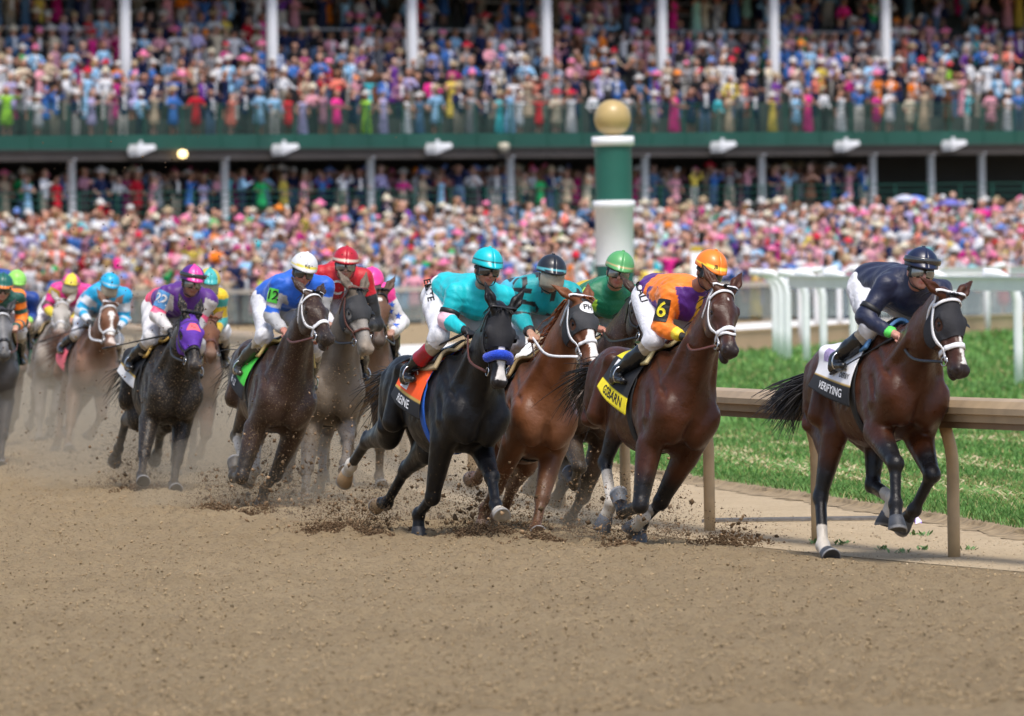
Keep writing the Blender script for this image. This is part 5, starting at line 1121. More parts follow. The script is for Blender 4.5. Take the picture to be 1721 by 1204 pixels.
def s_blue(p, t, s, L):
    c = tile(len(p), ROY); c[p > 0] = GRY; c[(p == 1) & (t < .25)] = ROY; c[(p == 1) & (t > .72) & (t < .92)] = ROY; c[(p == 2) & (t < .20)] = ROY
    v = (p == 0) & (L[:, 2] < 0) & (np.abs(L[:, 1]) < .12 * (1 - L[:, 0] / .6)) & (L[:, 0] < .6); c[v] = WHT; return c
def s_grey(p, t, s, L):
    c = tile(len(p), RED); c[p == 1] = BLK; c[(p == 1) & (t < .35)] = RED; c[p == 2] = BLK; return c
def s_star(p, t, s, L):
    c = tile(len(p), BLK); c[(p == 0) & (L[:, 0] > .8)] = PINK; c[p > 0] = (.68, .66, .66); c[(p == 1) & (t < .28)] = PINK; return c
def s_purple(p, t, s, L):
    c = tile(len(p), PUR); c[(p == 0) & (L[:, 0] < .22)] = (.75, .06, .15); c[p > 0] = (.60, .57, .56); c[(p == 1) & (t > .72) & (t < 1.0)] = (.85, .08, .20); c[(p == 2) & (t < .10)] = (.85, .08, .20); return c
def s_teal(p, t, s, L):
    c = tile(len(p), (.04, .35, .34)); c[(p == 0) & (L[:, 1] > .03)] = (.04, .35, .34); c[(p == 0) & (L[:, 0] > .75)] = YEL; c[(p == 1) & (t > .35) & (t < .8)] = (.62, .42, .02); c[(p == 2) & (t > .45)] = (.62, .42, .02); return c
def s_sky(p, t, s, L):
    c = tile(len(p), (.01, .36, .66)); m = (p > 0) & (np.sin((t + p) * 9 + 1) > -.1); c[m] = (.62, .64, .68); c[(p == 2) & (t > .75)] = (.62, .64, .68); return c
def s_pale(p, t, s, L):
    c = tile(len(p), (.72, .03, .26)); c[(p == 1) & (t < .35)] = (.62, .42, .02); c[(p == 1) & (t > .7)] = (.10, .05, .05); c[(p == 2) & (t > .35)] = (.70, .55, .03); return c
def s_lime(p, t, s, L):
    c = tile(len(p), (.008, .05, .28)); c[(p == 2) & (t > .8)] = LIME; return c
def s_char(p, t, s, L):
    c = tile(len(p), ORG); c[(np.sin(L[:, 0] * 17) > .15) & (p == 0)] = (.006, .09, .07); c[(p > 0) & (np.sin(t * 14) > .2)] = (.006, .09, .07); return c
def cl_lead(u, a):
    if a > 91: return np.array(BLK)
    if a > 88.5: return np.array(GLD)
    return np.array(WHT)
def cl_orange(u, a):
    if a > 90: return np.array((.85, .70, .02))
    return np.array((.80, .68, .02)) if (a < 50 and u < .25) else np.array(BLK)
def cl_black(u, a):
    if a > 90: return np.array(BLK)
    if a > 87: return np.array(GLD)
    return np.array((.92, .10, .012))
def band(main, hem, edge=GLD, a1=90):
    return lambda u, a: np.array(hem) if a > a1 else (np.array(edge) if a > a1 - 2.5 else np.array(main))
BAY = dict(body=(.054, .0148, .0040), points=(.0085, .0075, .008), muzzle=(.018, .014, .014), hair=(.010, .008, .008), face=(.055, .019, .010))
DBAY = dict(body=(.028, .0108, .0062), points=(.010, .0085, .008), muzzle=(.022, .017, .015), hair=(.010, .008, .008))
BLACK = dict(body=(.0045, .0040, .0046), points=(.0045, .0045, .0060), muzzle=(.028, .024, .024), hair=(.008, .007, .007))
CHES = dict(body=(.150, .050, .017), points=(.115, .046, .022), muzzle=(.14, .075, .05), hair=(.25, .075, .022), face=(.12, .038, .014))
GREYC = dict(body=(.12, .095, .072), points=(.10, .10, .105), muzzle=(.30, .25, .20), hair=(.025, .024, .025), face=(.26, .24, .22))
PALE = dict(body=(.32, .28, .24), points=(.22, .20, .18), muzzle=(.25, .2, .17), hair=(.20, .17, .14), face=(.42, .39, .35))
CHAR = dict(body=(.035, .035, .038), points=(.02, .02, .023), muzzle=(.05, .05, .05), hair=(.03, .03, .03), face=(.16, .16, .165))
WB = (.72, .68, .64)
def purple_hood(t, y, s):
    if abs(t - .095) < .006 and abs(y) < .08: return np.array((.03, .02, .05))
    if .118 < t < .19 and abs(y) < .062 and t > .118 + 2.2 * max(0, abs(y) - .035): return np.array((.88, .13, .16))
    if s < -.14 and abs(y) > .05: return np.array((.85, .10, .22)) if t < .12 else np.array((.10, .025, .33))
    return np.array((.10, .025, .33))
def mk(**k): return k
HORSES = {
'lead': mk(coat=BAY, label='bay horse out in front wearing a black hood, white noseband and cloth lettered VERIFYING', res=.0105, rough=.34,
  socks=dict(RH=.38, LH=.42), blaze=[(.28, .345, .010, WB), (.38, .50, .018, WB)], ears=((.5, 1.0, .1), (.75, .75, .1)), hood=dict(col=(.014, .014, .018), cups=(0, 1), t=(-.01, .30), brow=1),
  bridle=dict(mat='white_strap', nw=.036, w=.02, rein='leather'), cloth=dict(x=(-.42, .17, 110), col=cl_lead, text=[('VERIFYING', -.09, 100, .076, 'thread', .0012), ('DERBY', .07, 80, .05, 'ink'), ((.11, .10), -.28, 60, 0, 'lilac')]), pad=(.10, .25, .48), girth=(.012, .012, .013),
  tail=(-.70, -.50, -.30), tail_len=.52, hoof=(.035, .038, .045), hair_n=1,
  jlabel='jockey in all navy silks and navy cap riding the leading bay horse', silks=s_lead, helmet=plain(NAVY), goggles='lens_silver', spare=True, jyaw=-.12, jpitch=-10, skin=(.52, .25, .19), armband='R', jres=.008,
  crop=((-.02, -.02, -.01), (-.62, -.19, -.22), 'RHd', 'black riding crop held along the boot of the navy jockey')),
'orange': mk(coat=BAY, label='glossy bay horse with white bridle, open mouth and yellow hemmed cloth lettered GSBARN', res=.0105, rough=.34, mouth=1,
  socks=dict(RH=.75, LH=.75), blaze=[(.105, .125, .008, WB)], bridle=dict(mat='white_strap', nw=.034, w=.019, fig8=True, rein='brown_leather'), cloth=dict(col=cl_orange, text=[('GSBARN', -.05, 99, .090, 'ink', .0012), ((.12, .11), -.22, 64, 0, 'thread')]), pad=(.60, .50, .25), saddle='brown_leather', tail=(-.9, .1, .0),
  hoof=(.06, .065, .075), jlabel='jockey in orange and purple silks with orange cap and number 6 armband', silks=s_orange, helmet=plain(ORG, (.88, .72, .05), (.06, .20)), htext='JB', htx=-.03, goggles='lens_dark', jyaw=.10, jpitch=-14, gloves=(.014, .014, .015), skin=(.34, .16, .10), jres=.008, breeches=(.70, .70, .74),
  badge=[mk(on='R', t=.55, text='6', size=(.105, .16), ts=.15, col=BLK, ink='yellow_ink')], decals=[mk(on='breeches', at=(-.02, -.12, .0), text='CALL', size=.072, ink='ink', rot=-62)]),
'black': mk(coat=BLACK, label='black horse with royal blue fleece noseband, black hood and orange saddle cloth', res=.0105, rough=.40,
  socks=dict(RH=.16), blaze=[(.27, .52, .030, WB)], ears=((.95, .4, .1), (.95, .55, .1)), hood=dict(col=(.010, .010, .013), cups=(0, 1), t=(-.01, .28)), bridle=dict(mat='leather', fleece=True, rein='brown_leather'),
  cloth=dict(col=cl_black, text=[('REINE', -.08, 99, .085, 'thread', .0012), ((.17, .12), -.16, 72, 0, 'thread'), ('DERBY', -.16, 69, .045, 'ink'), ('RESERVE', -.16, 76, .035, 'ink')]), pad=(.42, .32, .18), girth=(.02, .12, .55), tail=(-.9, .2, .1), hoof=(.26, .17, .09), hoofs=dict(RF=(.012, .012, .014), LF=(.30, .27, .23)),
  jlabel='jockey in turquoise silks with turquoise cap and pink arm hoop on the black horse', silks=s_black, helmet=plain(TEALC, BLK, (.16, .27)), goggles='lens_dark', jyaw=-.05, jpitch=-9, gloves=(.012, .012, .014), skin=(.42, .20, .14), boot_top=(.30, .012, .025), jres=.008, armband='R',
  crop=((-.02, -.02, -.02), (-.66, -.20, -.24), 'RHd', 'black riding crop pointing back from the turquoise jockey glove'), decals=[mk(on='breeches', at=(-.06, -.12, .02), text='ELITE', size=.07, ink='ink', rot=-72)]),
'chestnut': mk(coat=CHES, label='chestnut horse with flying ginger mane, broad white blaze and dark hood lettered PH', res=.0105, rough=.40, dust=.14,
  blaze=[(.27, .55, .036, WB)], ears=((.5, .9, -.05), (1., .3, -.2)), hood=dict(col=(.035, .036, .040), cups=(0, 0), t=(-.01, .27), disc='PH'), bridle=dict(mat='white_strap', nw=.026, w=.018, rein='white_strap'), mane=.26, mane_n=260, pad=(.42, .30, .14), tail=(-.9, 0, .1), hoof=(.14, .09, .06),
  cloth=dict(col=lambda u, a: np.array(BLK)), jlabel='jockey in teal and black striped silks with black cap and brown face visor', silks=s_chest, helmet=plain((.012, .014, .02), (.10, .42, .48), (.03, .13)), goggles='visor', jyaw=0., jpitch=-10, skin=(.45, .25, .17)),
'green': mk(coat=DBAY, label='dark brown horse squeezed between the chestnut and the bay, brown head with silver browband', res=.012, rough=.42, dust=.18, fleck=.3,
  bridle=dict(mat='leather', bmat='white_strap', nw=.022), cloth=dict(col=lambda u, a: np.array((.70, .58, .03)) if a > 75 else np.array(BLK)), tail=(-.9, 0, .0),
  jlabel='jockey in dark green silks with yellow hem and plain green cap', silks=s_green, helmet=plain((.10, .36, .12), (.50, .36, .16), (.04, .14)), goggles='lens_silver', jyaw=-.05, jpitch=-9, skin=(.45, .20, .14)),
'blue': mk(coat=DBAY, label='dark bay horse with white bridle and bright green saddle cloth, caked in thrown dirt', res=.012, rough=.40, dust=.10, fleck=.45, mouth=.6,
  socks=dict(RH=.8, LH=.8), bridle=dict(mat='white_strap', nw=.034, w=.019, rein='brown_leather'), cloth=dict(col=band((.06, .55, .05), BLK, (.06, .55, .05)), text=[((.12, .11), -.30, 55, 0, 'thread'), ('No 12', -.12, 99, .07, 'thread')]), pad=(.45, .34, .12), tail=(-.9, .1, 0),
  jlabel='jockey in royal blue silks with silver sleeves and white cap, green number 12 armband', silks=s_blue, helmet=plain((.72, .72, .74), (.72, .58, .06), (.06, .20)), htext='F G', goggles='lens_dark', jyaw=0., jpitch=-10, skin=(.45, .19, .14), boot=(.05, .045, .035),
  badge=[mk(on='R', t=.36, text='12', size=(.09, .115), ts=.105, col=(.09, .58, .06), ink='ink')]),
'grey': mk(coat=GREYC, label='dusty grey horse with dark hood, white ears and eye rings beside the white bridled bay', res=.012, rough=.55, dust=.35, fleck=.3,
  hood=dict(col=(.03, .031, .034), cups=(0, 1), t=(-.01, .27)), bridle=dict(mat='brown_leather', nw=.02), cloth=dict(col=lambda u, a: np.array(BLK)), ears=((.9, .5, .05), (.95, .35, .05)),
  jlabel='jockey in red silks with black shoulders and dusty red cap on the grey horse', silks=s_grey, helmet=plain((.46, .006, .02), (.60, .50, .40), (.02, .13)), goggles='lens_silver', jyaw=-.08, jpitch=-7, skin=(.40, .22, .16), decals=[mk(on='jersey', at=(.06, .0, -.10), text='CR', size=.17, ink='thread')]),
'star': mk(coat=dict(BAY, body=(.085, .038, .022), face=(.10, .04, .02)), label='brown horse with a white forehead star, half hidden behind the grey hooded horse', res=.0165, rough=.5, dust=.55,
  blaze=[(.09, .13, .034, WB)], bridle=dict(mat='leather'), cloth=dict(col=lambda u, a: np.array(BLK)), jlabel='jockey with hot pink cap and white sleeves printed with blue stars', silks=s_star, helmet=plain(PINK), jres=.0105, bres=.010, jpitch=-12, jyaw=-.15, goggles='lens_dark', skin=(.4, .22, .16),
  badge=[], stars=True),
'purple': mk(coat=BLACK, label='black horse wearing a purple hood with a pink patch, speckled with sand', res=.0135, rough=.45, dust=.07, fleck=.8,
  hood=dict(col=purple_hood, cups=(0, 0), t=(-.02, .34)), bridle=dict(mat='leather', nw=.022), cloth=dict(col=band((.012, .012, .014), (.62, .62, .62), (.45, .30, .06), 80), x=(-.46, .10, 96)), pad=(.48, .30, .07), ears=((.9, .25, .25), (.9, .25, .1)), tail=(-.9, 0, 0), hoof=(.02, .018, .017),
  jlabel='jockey in purple silks with purple and pink quartered cap and number 22 on the arm', silks=s_purple, helmet=plain(PUR, None, panels=((.85, .06, .36), PUR, (.85, .06, .36), PUR)), goggles='lens_silver', spare=True, jyaw=.05, jpitch=-9, jres=.0095, skin=(.32, .15, .10), gloves=(.012, .012, .013), breeches=(.60, .59, .60),
  badge=[mk(on='R', t=.36, text='22', size=(.12, .15), ts=.12, col=(.10, .30, .62), ink='thread')], crop=((-.02, -.02, -.02), (-.50, -.50, -.20), 'RHd', 'pale brown riding crop sticking out beside the jockey with number 22')),
'teal': mk(coat=dict(CHES, body=(.13, .062, .036)), label='chestnut horse with bent foreleg, behind the black horse in the purple hood', res=.018, rough=.55, dust=.5, bridle=dict(mat='brown_leather'), cloth=dict(col=lambda u, a: np.array(BLK)),
  jlabel='jockey in teal and yellow silks with teal and yellow quartered cap', silks=s_teal, helmet=plain(TEALC, None, panels=((.05, .42, .42), (.62, .46, .03), (.05, .42, .42), (.62, .46, .03))), jres=.0115, bres=.0105, goggles='visor', jpitch=-8),
'sky': mk(coat=dict(CHES, body=(.14, .062, .036), hair=(.14, .06, .03)), label='chestnut horse with white noseband and long white face marking, coming through the dust', res=.017, rough=.5, dust=.45, fleck=.15,
  blaze=[(.12, .17, .040, WB), (.17, .34, .018, WB), (.34, .42, .038, WB), (.46, .53, .03, (.6, .5, .45))], bridle=dict(mat='white_strap', nw=.03, w=.02, rein='white_strap'), cloth=dict(col=band(BLK, (.75, .12, .16), (.75, .12, .16), 76)), pad=(.40, .27, .08), ears=((.9, .5, .1), (.9, .5, .0)),
  jlabel='jockey in sky blue silks with white chevron sleeves and sky blue cap', silks=s_sky, helmet=plain((.01, .38, .66), (.35, .42, .42), (.05, .12)), goggles='visor', jpitch=-14, jres=.0115, bres=.0105, gloves=(.02, .02, .02),
  crop=((-.02, -.02, -.02), (-.55, -.42, -.28), 'RHd', 'grey riding crop angled down beside the sky blue jockey')),
'pale': mk(coat=PALE, label='pale grey horse furthest back, nearly lost in the dust behind the chestnut', res=.018, rough=.6, dust=.35, bridle=dict(mat='white_strap', nw=.02), cloth=dict(col=lambda u, a: np.array((.05, .14, .08))),
  jlabel='jockey in hot pink silks with yellow cuffs and pink and yellow quartered cap', silks=s_pale, helmet=plain(PINK, (.35, .25, .06), (.03, .14), panels=((.75, .62, .04), (.75, .05, .30), (.75, .62, .04), (.75, .05, .30))), jres=.012, bres=.011, goggles='visor', jpitch=-7, jyaw=-.05),
'lime': mk(coat=dict(BAY, body=(.09, .045, .028)), label='brown horse at the left edge behind the dark grey horse', res=.018, rough=.55, dust=.5, bridle=dict(mat='leather'), cloth=dict(col=lambda u, a: np.array((.02, .10, .05))),
  jlabel='jockey in navy blue silks with lime green cap and lime cuffs', silks=s_lime, helmet=plain((.30, .72, .12), (.20, .45, .08), (.05, .14)), jres=.012, bres=.011, goggles='visor', jpitch=-9),
'charcoal': mk(coat=CHAR, label='dark grey horse cut off by the left edge, carrying the orange and green jockey', res=.0135, rough=.42, dust=.12, bridle=dict(mat='leather', bmat='white_strap', rein='brown_leather'), cloth=dict(col=lambda u, a: np.array((.006, .09, .06))),
  jlabel='jockey in orange and dark green hooped silks with dark green cap, half out of frame', silks=s_char, helmet=plain((.006, .12, .09), ORG, (-.1, .10)), jres=.0105, bres=.010, goggles='lens_dark', jpitch=-9, boot=(.015, .02, .018)),
}
M['lilac'] = mat('lilac_emblem', (.30, .24, .42), .7, .3, 40)
M['star_ink'] = mat('blue_star', (.03, .12, .55), .7, .1, 20)
HORSES['star']['decals'] = [mk(on='jersey', at=a, star=True, size=.035, ink='star_ink') for a in ((-.02, .24, -.10), (.0, .30, -.20), (.10, .27, -.28), (.20, .20, -.36), (.05, .22, -.16))]
for key, cfg in HORSES.items():
    if ONLY and key not in ONLY: continue
    make_horse(key, cfg); make_jockey(key, cfg)
# ------------------------------------------------------------------ spectators
# a standing person grown as one surface; every point keeps which part of the outfit it belongs to
def person_template(seed, res, pose, garment, hat):
    g = np.random.default_rng(seed); H = 1.0
    J = dict(hip=np.array([0, 0, .95]), ch=np.array([0, -.02, 1.36]), hd=np.array([0, -.05, 1.62]))
    Fd = Field((-.48, -.55, -.06), (.48, .42, 2.02), res); k = res * 1.2; m = max(0, res - .03)
    reg = []
    def lim(a, b, ra, rb, r, kk=.03): Fd.rc(a, b, ra + m * .3, rb + m * .3, kk); reg.append((np.array(a), np.array(b), (ra + rb) / 2, r))
    wd = .17 if garment == 'suit' else .14
    if garment in ('suit', 'shirt'):
        for s in (-1, 1): lim((s * .09, 0, .9), (s * .10, 0, .48), .095, .07, 'low'); lim((s * .10, 0, .48), (s * .11, .02, .05), .07, .05, 'low'); lim((s * .11, .02, .03), (s * .12, -.12, .02), .045, .04, 'shoe')
        lim((0, 0, .88), (0, 0, 1.0), .15, .15, 'low' if garment == 'shirt' else 'top')
    else:
        hem = .45 if garment == 'dress' else .08
        lim((0, 0, .98), (0, 0, hem + .1), .13, .19 if garment == 'dress' else .21, 'top')
        for s in (-1, 1): lim((s * .08, 0, hem + .05), (s * .09, .02, .05), .05, .042, 'skin'); lim((s * .09, .02, .03), (s * .10, -.11, .02), .04, .035, 'shoe')
    lim((0, 0, 1.0), (0, -.02, 1.30), .13, .145, 'top'); lim((-wd, -.01, 1.38), (wd, -.01, 1.38), .065, .065, 'top')
    lim((0, -.02, 1.42), (0, -.04, 1.55), .06, .055, 'skin'); lim((0, -.05, 1.60), (0, -.055, 1.68), .088, .092, 'skin', .02); lim((0, -.13, 1.60), (0, -.15, 1.61), .02, .02, 'skin')
    lim((0, .0, 1.69), (0, .03, 1.62), .098, .09, 'hair'); 
    if garment in ('dress', 'gown') : lim((0, .05, 1.60), (0, .07, 1.40), .085, .06, 'hair')
    slv = 'top' if garment in ('suit', 'shirt') else 'skin'
    for s in (-1, 1):
        S_ = np.array([s * (wd + .04), -.01, 1.36]); p = pose if pose != 'mix' else ('down', 'up')[s > 0]
        if p == 'down': E, Hn = (s * .29, .02, 1.10), (s * .24, -.14, .90)
        elif p == 'up': E, Hn = (s * .34, -.14, 1.40), (s * .12, -.24, 1.66)
        elif p == 'clap': E, Hn = (s * .29, -.08, 1.14), (s * .03, -.30, 1.28)
        elif p == 'rail': E, Hn = (s * .30, -.10, 1.16), (s * .24, -.38, 1.06)
        else: E, Hn = (s * .34, .0, 1.55), (s * .22, -.08, 1.88)
        lim(S_, E, .055, .048, 'top' if garment != 'gown' else 'skin'); lim(E, Hn, .045, .034, slv); lim(Hn, np.array(Hn) + np.array([0, -.05, .02]), .042, .038, 'skin')
    if hat == 'brim': lim((-.13, -.05, 1.735), (.13, -.05, 1.735), .045, .045, 'hat', .0); lim((0, -.18, 1.73), (0, .10, 1.735), .05, .05, 'hat', .01); lim((0, -.04, 1.76), (0, -.04, 1.83), .095, .08, 'hat', .01)
    elif hat == 'wide': lim((-.20, -.05, 1.75), (.20, .0, 1.79), .045, .045, 'hat', 0); lim((0, -.24, 1.74), (0, .16, 1.79), .05, .05, 'hat', .02); lim((0, -.04, 1.77), (0, -.04, 1.85), .09, .07, 'hat', .01)
    elif hat == 'fascinator': lim((.06, -.06, 1.80), (.16, -.02, 1.88), .05, .06, 'hat', 0); lim((.02, -.02, 1.80), (.20, .04, 1.82), .035, .03, 'hat', 0)
    elif hat == 'cap': lim((0, -.05, 1.73), (0, .0, 1.72), .098, .095, 'hat', .0); lim((0, -.13, 1.72), (0, -.19, 1.71), .05, .04, 'hat', 0)
    V, Q = Fd.surf(0); best = np.full(len(V), 9.); rid = np.zeros(len(V), int); names = ['skin', 'hair', 'hat', 'top', 'low', 'shoe', 'shirt']
    for a, b, r, nm in reg:
        d, _ = segd(V, a, b); d = d - r; mm = d < best; best[mm] = d[mm]; rid[mm] = names.index(nm)
    if garment == 'suit': rid[(rid == 3) & (np.abs(V[:, 0]) < .055) & (V[:, 1] < -.06) & (V[:, 2] > .98) & (V[:, 2] < 1.5)] = 6
    return V, Q, rid
TOPS = dict(white=(.70, .71, .75), cream=(.66, .58, .44), pink=(.74, .34, .42), hot_pink=(.80, .03, .28), magenta=(.48, .02, .20), red=(.55, .012, .03), coral=(.80, .22, .16), orange=(.85, .22, .02), yellow=(.75, .58, .10), lime=(.30, .62, .05), green=(.02, .40, .12), mint=(.36, .66, .55), turquoise=(.06, .50, .58), sky_blue=(.30, .55, .80), blue=(.05, .16, .48), navy=(.012, .02, .07), lavender=(.46, .42, .70), purple=(.18, .05, .34), grey=(.28, .28, .30), black=(.015, .015, .018), beige=(.48, .38, .27), brown=(.14, .06, .035), mauve=(.36, .18, .25), denim=(.10, .20, .36))
SKINS = [(.46, .26, .19), (.42, .22, .15), (.50, .31, .25), (.24, .12, .07), (.36, .17, .12), (.13, .065, .04)]; HAIRS = [(.03, .018, .012), (.10, .05, .02), (.36, .24, .10), (.20, .11, .05), (.02, .015, .012), (.40, .38, .36)]
HATC = dict(white=(.62, .61, .60), straw=(.44, .34, .21), pink=(.80, .20, .38), red=(.60, .02, .05), black=(.02, .02, .022), blue=(.15, .25, .60), orange=(.85, .25, .03), cream=(.66, .60, .46))
TPOOL = list(TOPS); TW = np.array([15, 4, 7, 3, 2.5, 3, 2, 1.2, 1.6, .8, 1.8, 1.6, 2, 9, 10, 15, 5, 2.5, 5, 7, 4, 2, 3, 5.]); TW /= TW.sum()
M['crowd'] = mat('spectator_clothes', (1, 1, 1), .8, .18, 9, attr=True, spec=.2)
KINDS = [(p, g_, h_) for g_, h_ in (('suit', 'none'), ('suit', 'brim'), ('shirt', 'none'), ('shirt', 'brim'), ('shirt', 'cap'), ('dress', 'wide'), ('dress', 'none'), ('dress', 'fascinator'), ('gown', 'wide'), ('gown', 'none')) for p in ('down', 'clap', 'up', 'rail')]
TPL, TPC = {}, {}
def template(kd, coarse):
    D = TPC if coarse else TPL
    if kd not in D: D[kd] = person_template(sum(map(ord, ''.join(kd))), .062 if coarse else .036, *kd)
    return D[kd]
TWA = TW * np.array([1.7, 1.4, 2.0, 1.3, 1, 1.2, 1.4, 1, 1, 1, .8, 1, 1, 1.2, .8, .5, 1.2, 1, .8, .45, 1.4, .8, 1, .7]); TWA /= TWA.sum()  # apron clothes weighted paler and pinker, distance haze put into the colours
def outfit(rg, top=None, hat=None, w=None):
    tn = top or TPOOL[rg.choice(len(TPOOL), p=TW if w is None else w)]; hn = hat or rg.choice(list(HATC), p=[.40, .18, .10, .05, .08, .07, .02, .10])
    low = [(.30, .27, .22), (.02, .025, .06), (.55, .53, .50), (.05, .05, .055), (.10, .16, .28)][rg.integers(5)] if True else None
    pal = np.array([SKINS[rg.choice(6, p=[.32, .26, .18, .08, .11, .05])], HAIRS[rg.integers(6)], HATC[hn], np.array(TOPS[tn]) * rg.uniform(.8, 1.1), low, (.04, .035, .03), (.70, .70, .72)])
    return tn, hn, pal
def place(kd, pos, rz, sc_, coarse):
    V, Q, rid = template(kd, coarse); c, s = math.cos(rz) * sc_, math.sin(rz) * sc_
    c *= 1.12; s *= 1.12
    return np.column_stack([V[:, 0] * c - V[:, 1] * s, V[:, 0] * s + V[:, 1] * c, V[:, 2] * sc_]) , Q, rid
FACE = math.atan2(SV[1], SV[0]) - math.pi / 2      # spectators look out over the track
GAR = dict(suit='suit', shirt='shirt', dress='dress', gown='long gown'); HATN = dict(none='no hat', brim='brimmed hat', wide='wide hat', fascinator='feather headpiece', cap='cap')
ORD = ['first', 'second', 'third', 'fourth', 'fifth', 'sixth', 'seventh', 'eighth', 'ninth', 'tenth', 'eleventh', 'twelfth', 'thirteenth', 'fourteenth', 'fifteenth', 'sixteenth', 'seventeenth', 'eighteenth', 'nineteenth', 'twentieth']
_mesh_cache = {}
def individual(kd, pos, rz, sc_, pal, label, group):
    key_ = kd
    V, Q, rid = template(kd, False)
    if key_ not in _mesh_cache:
        o = mesh('person', V, Q, M['crowd'], None, pal[rid]); _mesh_cache[key_] = o.data
    else:
        me = _mesh_cache[key_].copy(); c = np.ones((len(V), 4), np.float32); c[:, :3] = pal[rid]; me.attributes['col'].data.foreach_set('color', c.ravel())
        o = bpy.data.objects.new('person', me); COL.objects.link(o)
    o.location = tuple(pos); o.rotation_euler.z = rz; wx_ = cr.uniform(1.0, 1.22); o.scale = (sc_ * wx_, sc_ * wx_, sc_); tag(o, label, 'person', group); return o
cr = np.random.default_rng(21)
def bay(px, cols): 
    i = sum(1 for c in cols if c <= px); return i
BC = (220, 467, 702, 928, 1122, 1310, 1498); GC = (126, 383, 628, 863, 1089, 1285, 1472, 1570)
FRONT = [(18, 'lime', 'dress', 'none'), (43, 'grey', 'suit', 'brim'), (70, 'white', 'dress', 'wide'), (99, 'blue', 'suit', 'none'), (137, 'navy', 'suit', 'brim'), (163, 'lavender', 'dress', 'none'), (191, 'mauve', 'dress', 'none'), (214, 'navy', 'suit', 'none'), (245, 'sky_blue', 'suit', 'brim'), (268, 'beige', 'dress', 'fascinator'), (299, 'blue', 'dress', 'wide'), (336, 'red', 'dress', 'none'), (362, 'navy', 'suit', 'none'), (395, 'coral', 'dress', 'none'), (418, 'navy', 'suit', 'none'), (442, 'sky_blue', 'dress', 'none'), (466, 'sky_blue', 'shirt', 'none'), (494, 'red', 'dress', 'none'), (513, 'lavender', 'gown', 'none'), (532, 'pink', 'shirt', 'brim'), (551, 'mauve', 'dress', 'fascinator'), (573, 'hot_pink', 'dress', 'fascinator'), (598, 'navy', 'dress', 'none'), (623, 'lime', 'gown', 'wide'), (650, 'lavender', 'gown', 'wide'), (689, 'white', 'gown', 'none'), (713, 'denim', 'gown', 'wide'), (742, 'sky_blue', 'dress', 'wide'), (778, 'navy', 'suit', 'brim'), (796, 'grey', 'gown', 'none'), (822, 'navy', 'suit', 'none'), (848, 'turquoise', 'gown', 'wide'), (863, 'sky_blue', 'gown', 'none'), (878, 'white', 'dress', 'fascinator'), (915, 'red', 'dress', 'none'), (942, 'cream', 'dress', 'wide'), (968, 'white', 'gown', 'wide'), (1003, 'white', 'shirt', 'none'), (1060, 'grey', 'suit', 'none'), (1082, 'brown', 'dress', 'none'), (1108, 'grey', 'dress', 'wide'), (1142, 'hot_pink', 'gown', 'none'), (1168, 'navy', 'dress', 'none'), (1192, 'navy', 'suit', 'none'), (1216, 'turquoise', 'shirt', 'none'), (1234, 'beige', 'gown', 'none'), (1252, 'grey', 'suit', 'none'), (1276, 'navy', 'suit', 'cap'), (1306, 'yellow', 'gown', 'wide'), (1344, 'sky_blue', 'dress', 'wide'), (1362, 'hot_pink', 'gown', 'none'), (1390, 'white', 'shirt', 'none'), (1419, 'white', 'gown', 'brim'), (1451, 'blue', 'shirt', 'brim'), (1478, 'magenta', 'dress', 'none'), (1502, 'white', 'dress', 'fascinator'), (1534, 'cream', 'dress', 'none'), (1561, 'beige', 'gown', 'none'), (1600, 'brown', 'dress', 'wide'), (1634, 'turquoise', 'suit', 'brim'), (1671, 'pink', 'dress', 'none'), (1698, 'white', 'gown', 'wide'), (1716, 'blue', 'shirt', 'none')]
FRONT = [(p, c, g_, h_, 0) for p, c, g_, h_ in FRONT]
GALL = [(50, 'sky_blue', 'gown', 'none'), (78, 'white', 'suit', 'none'), (98, 'red', 'dress', 'none'), (147, 'mauve', 'shirt', 'none'), (172, 'navy', 'dress', 'wide'), (205, 'white', 'shirt', 'none'), (233, 'red', 'dress', 'fascinator'), (262, 'pink', 'dress', 'fascinator'), (300, 'black', 'suit', 'none'), (323, 'blue', 'dress', 'none'), (348, 'lavender', 'dress', 'fascinator'), (410, 'sky_blue', 'shirt', 'none'), (443, 'green', 'dress', 'none'), (481, 'yellow', 'dress', 'wide'), (515, 'pink', 'dress', 'fascinator'), (546, 'blue', 'shirt', 'none'), (580, 'white', 'shirt', 'none'), (608, 'navy', 'suit', 'none'), (645, 'lavender', 'shirt', 'none'), (680, 'magenta', 'shirt', 'none'), (716, 'beige', 'dress', 'wide'), (745, 'sky_blue', 'gown', 'none'), (775, 'navy', 'shirt', 'none'), (800, 'white', 'shirt', 'none'), (838, 'grey', 'suit', 'none'), (885, 'beige', 'shirt', 'none'), (912, 'green', 'dress', 'none'), (932, 'navy', 'suit', 'brim'), (958, 'beige', 'dress', 'none'), (990, 'cream', 'gown', 'none'), (1085, 'pink', 'shirt', 'none'), (1140, 'pink', 'dress', 'fascinator'), (1172, 'yellow', 'shirt', 'none'), (1205, 'blue', 'shirt', 'none'), (1232, 'grey', 'shirt', 'none'), (1262, 'pink', 'shirt', 'none'), (1305, 'navy', 'dress', 'none'), (1330, 'sky_blue', 'shirt', 'none'), (1365, 'brown', 'dress', 'none'), (1395, 'navy', 'suit', 'none'), (1430, 'pink', 'dress', 'wide'), (1455, 'blue', 'suit', 'none')]
def lab(tn, kd, where, n, b): return f"person in {tn.replace('_', ' ')} {GAR[kd[1]]}, {HATN[kd[2]]}, {where} bay {b}, {ORD[min(n, 19)]} along"
POSE = ['down', 'clap', 'up', 'rail']
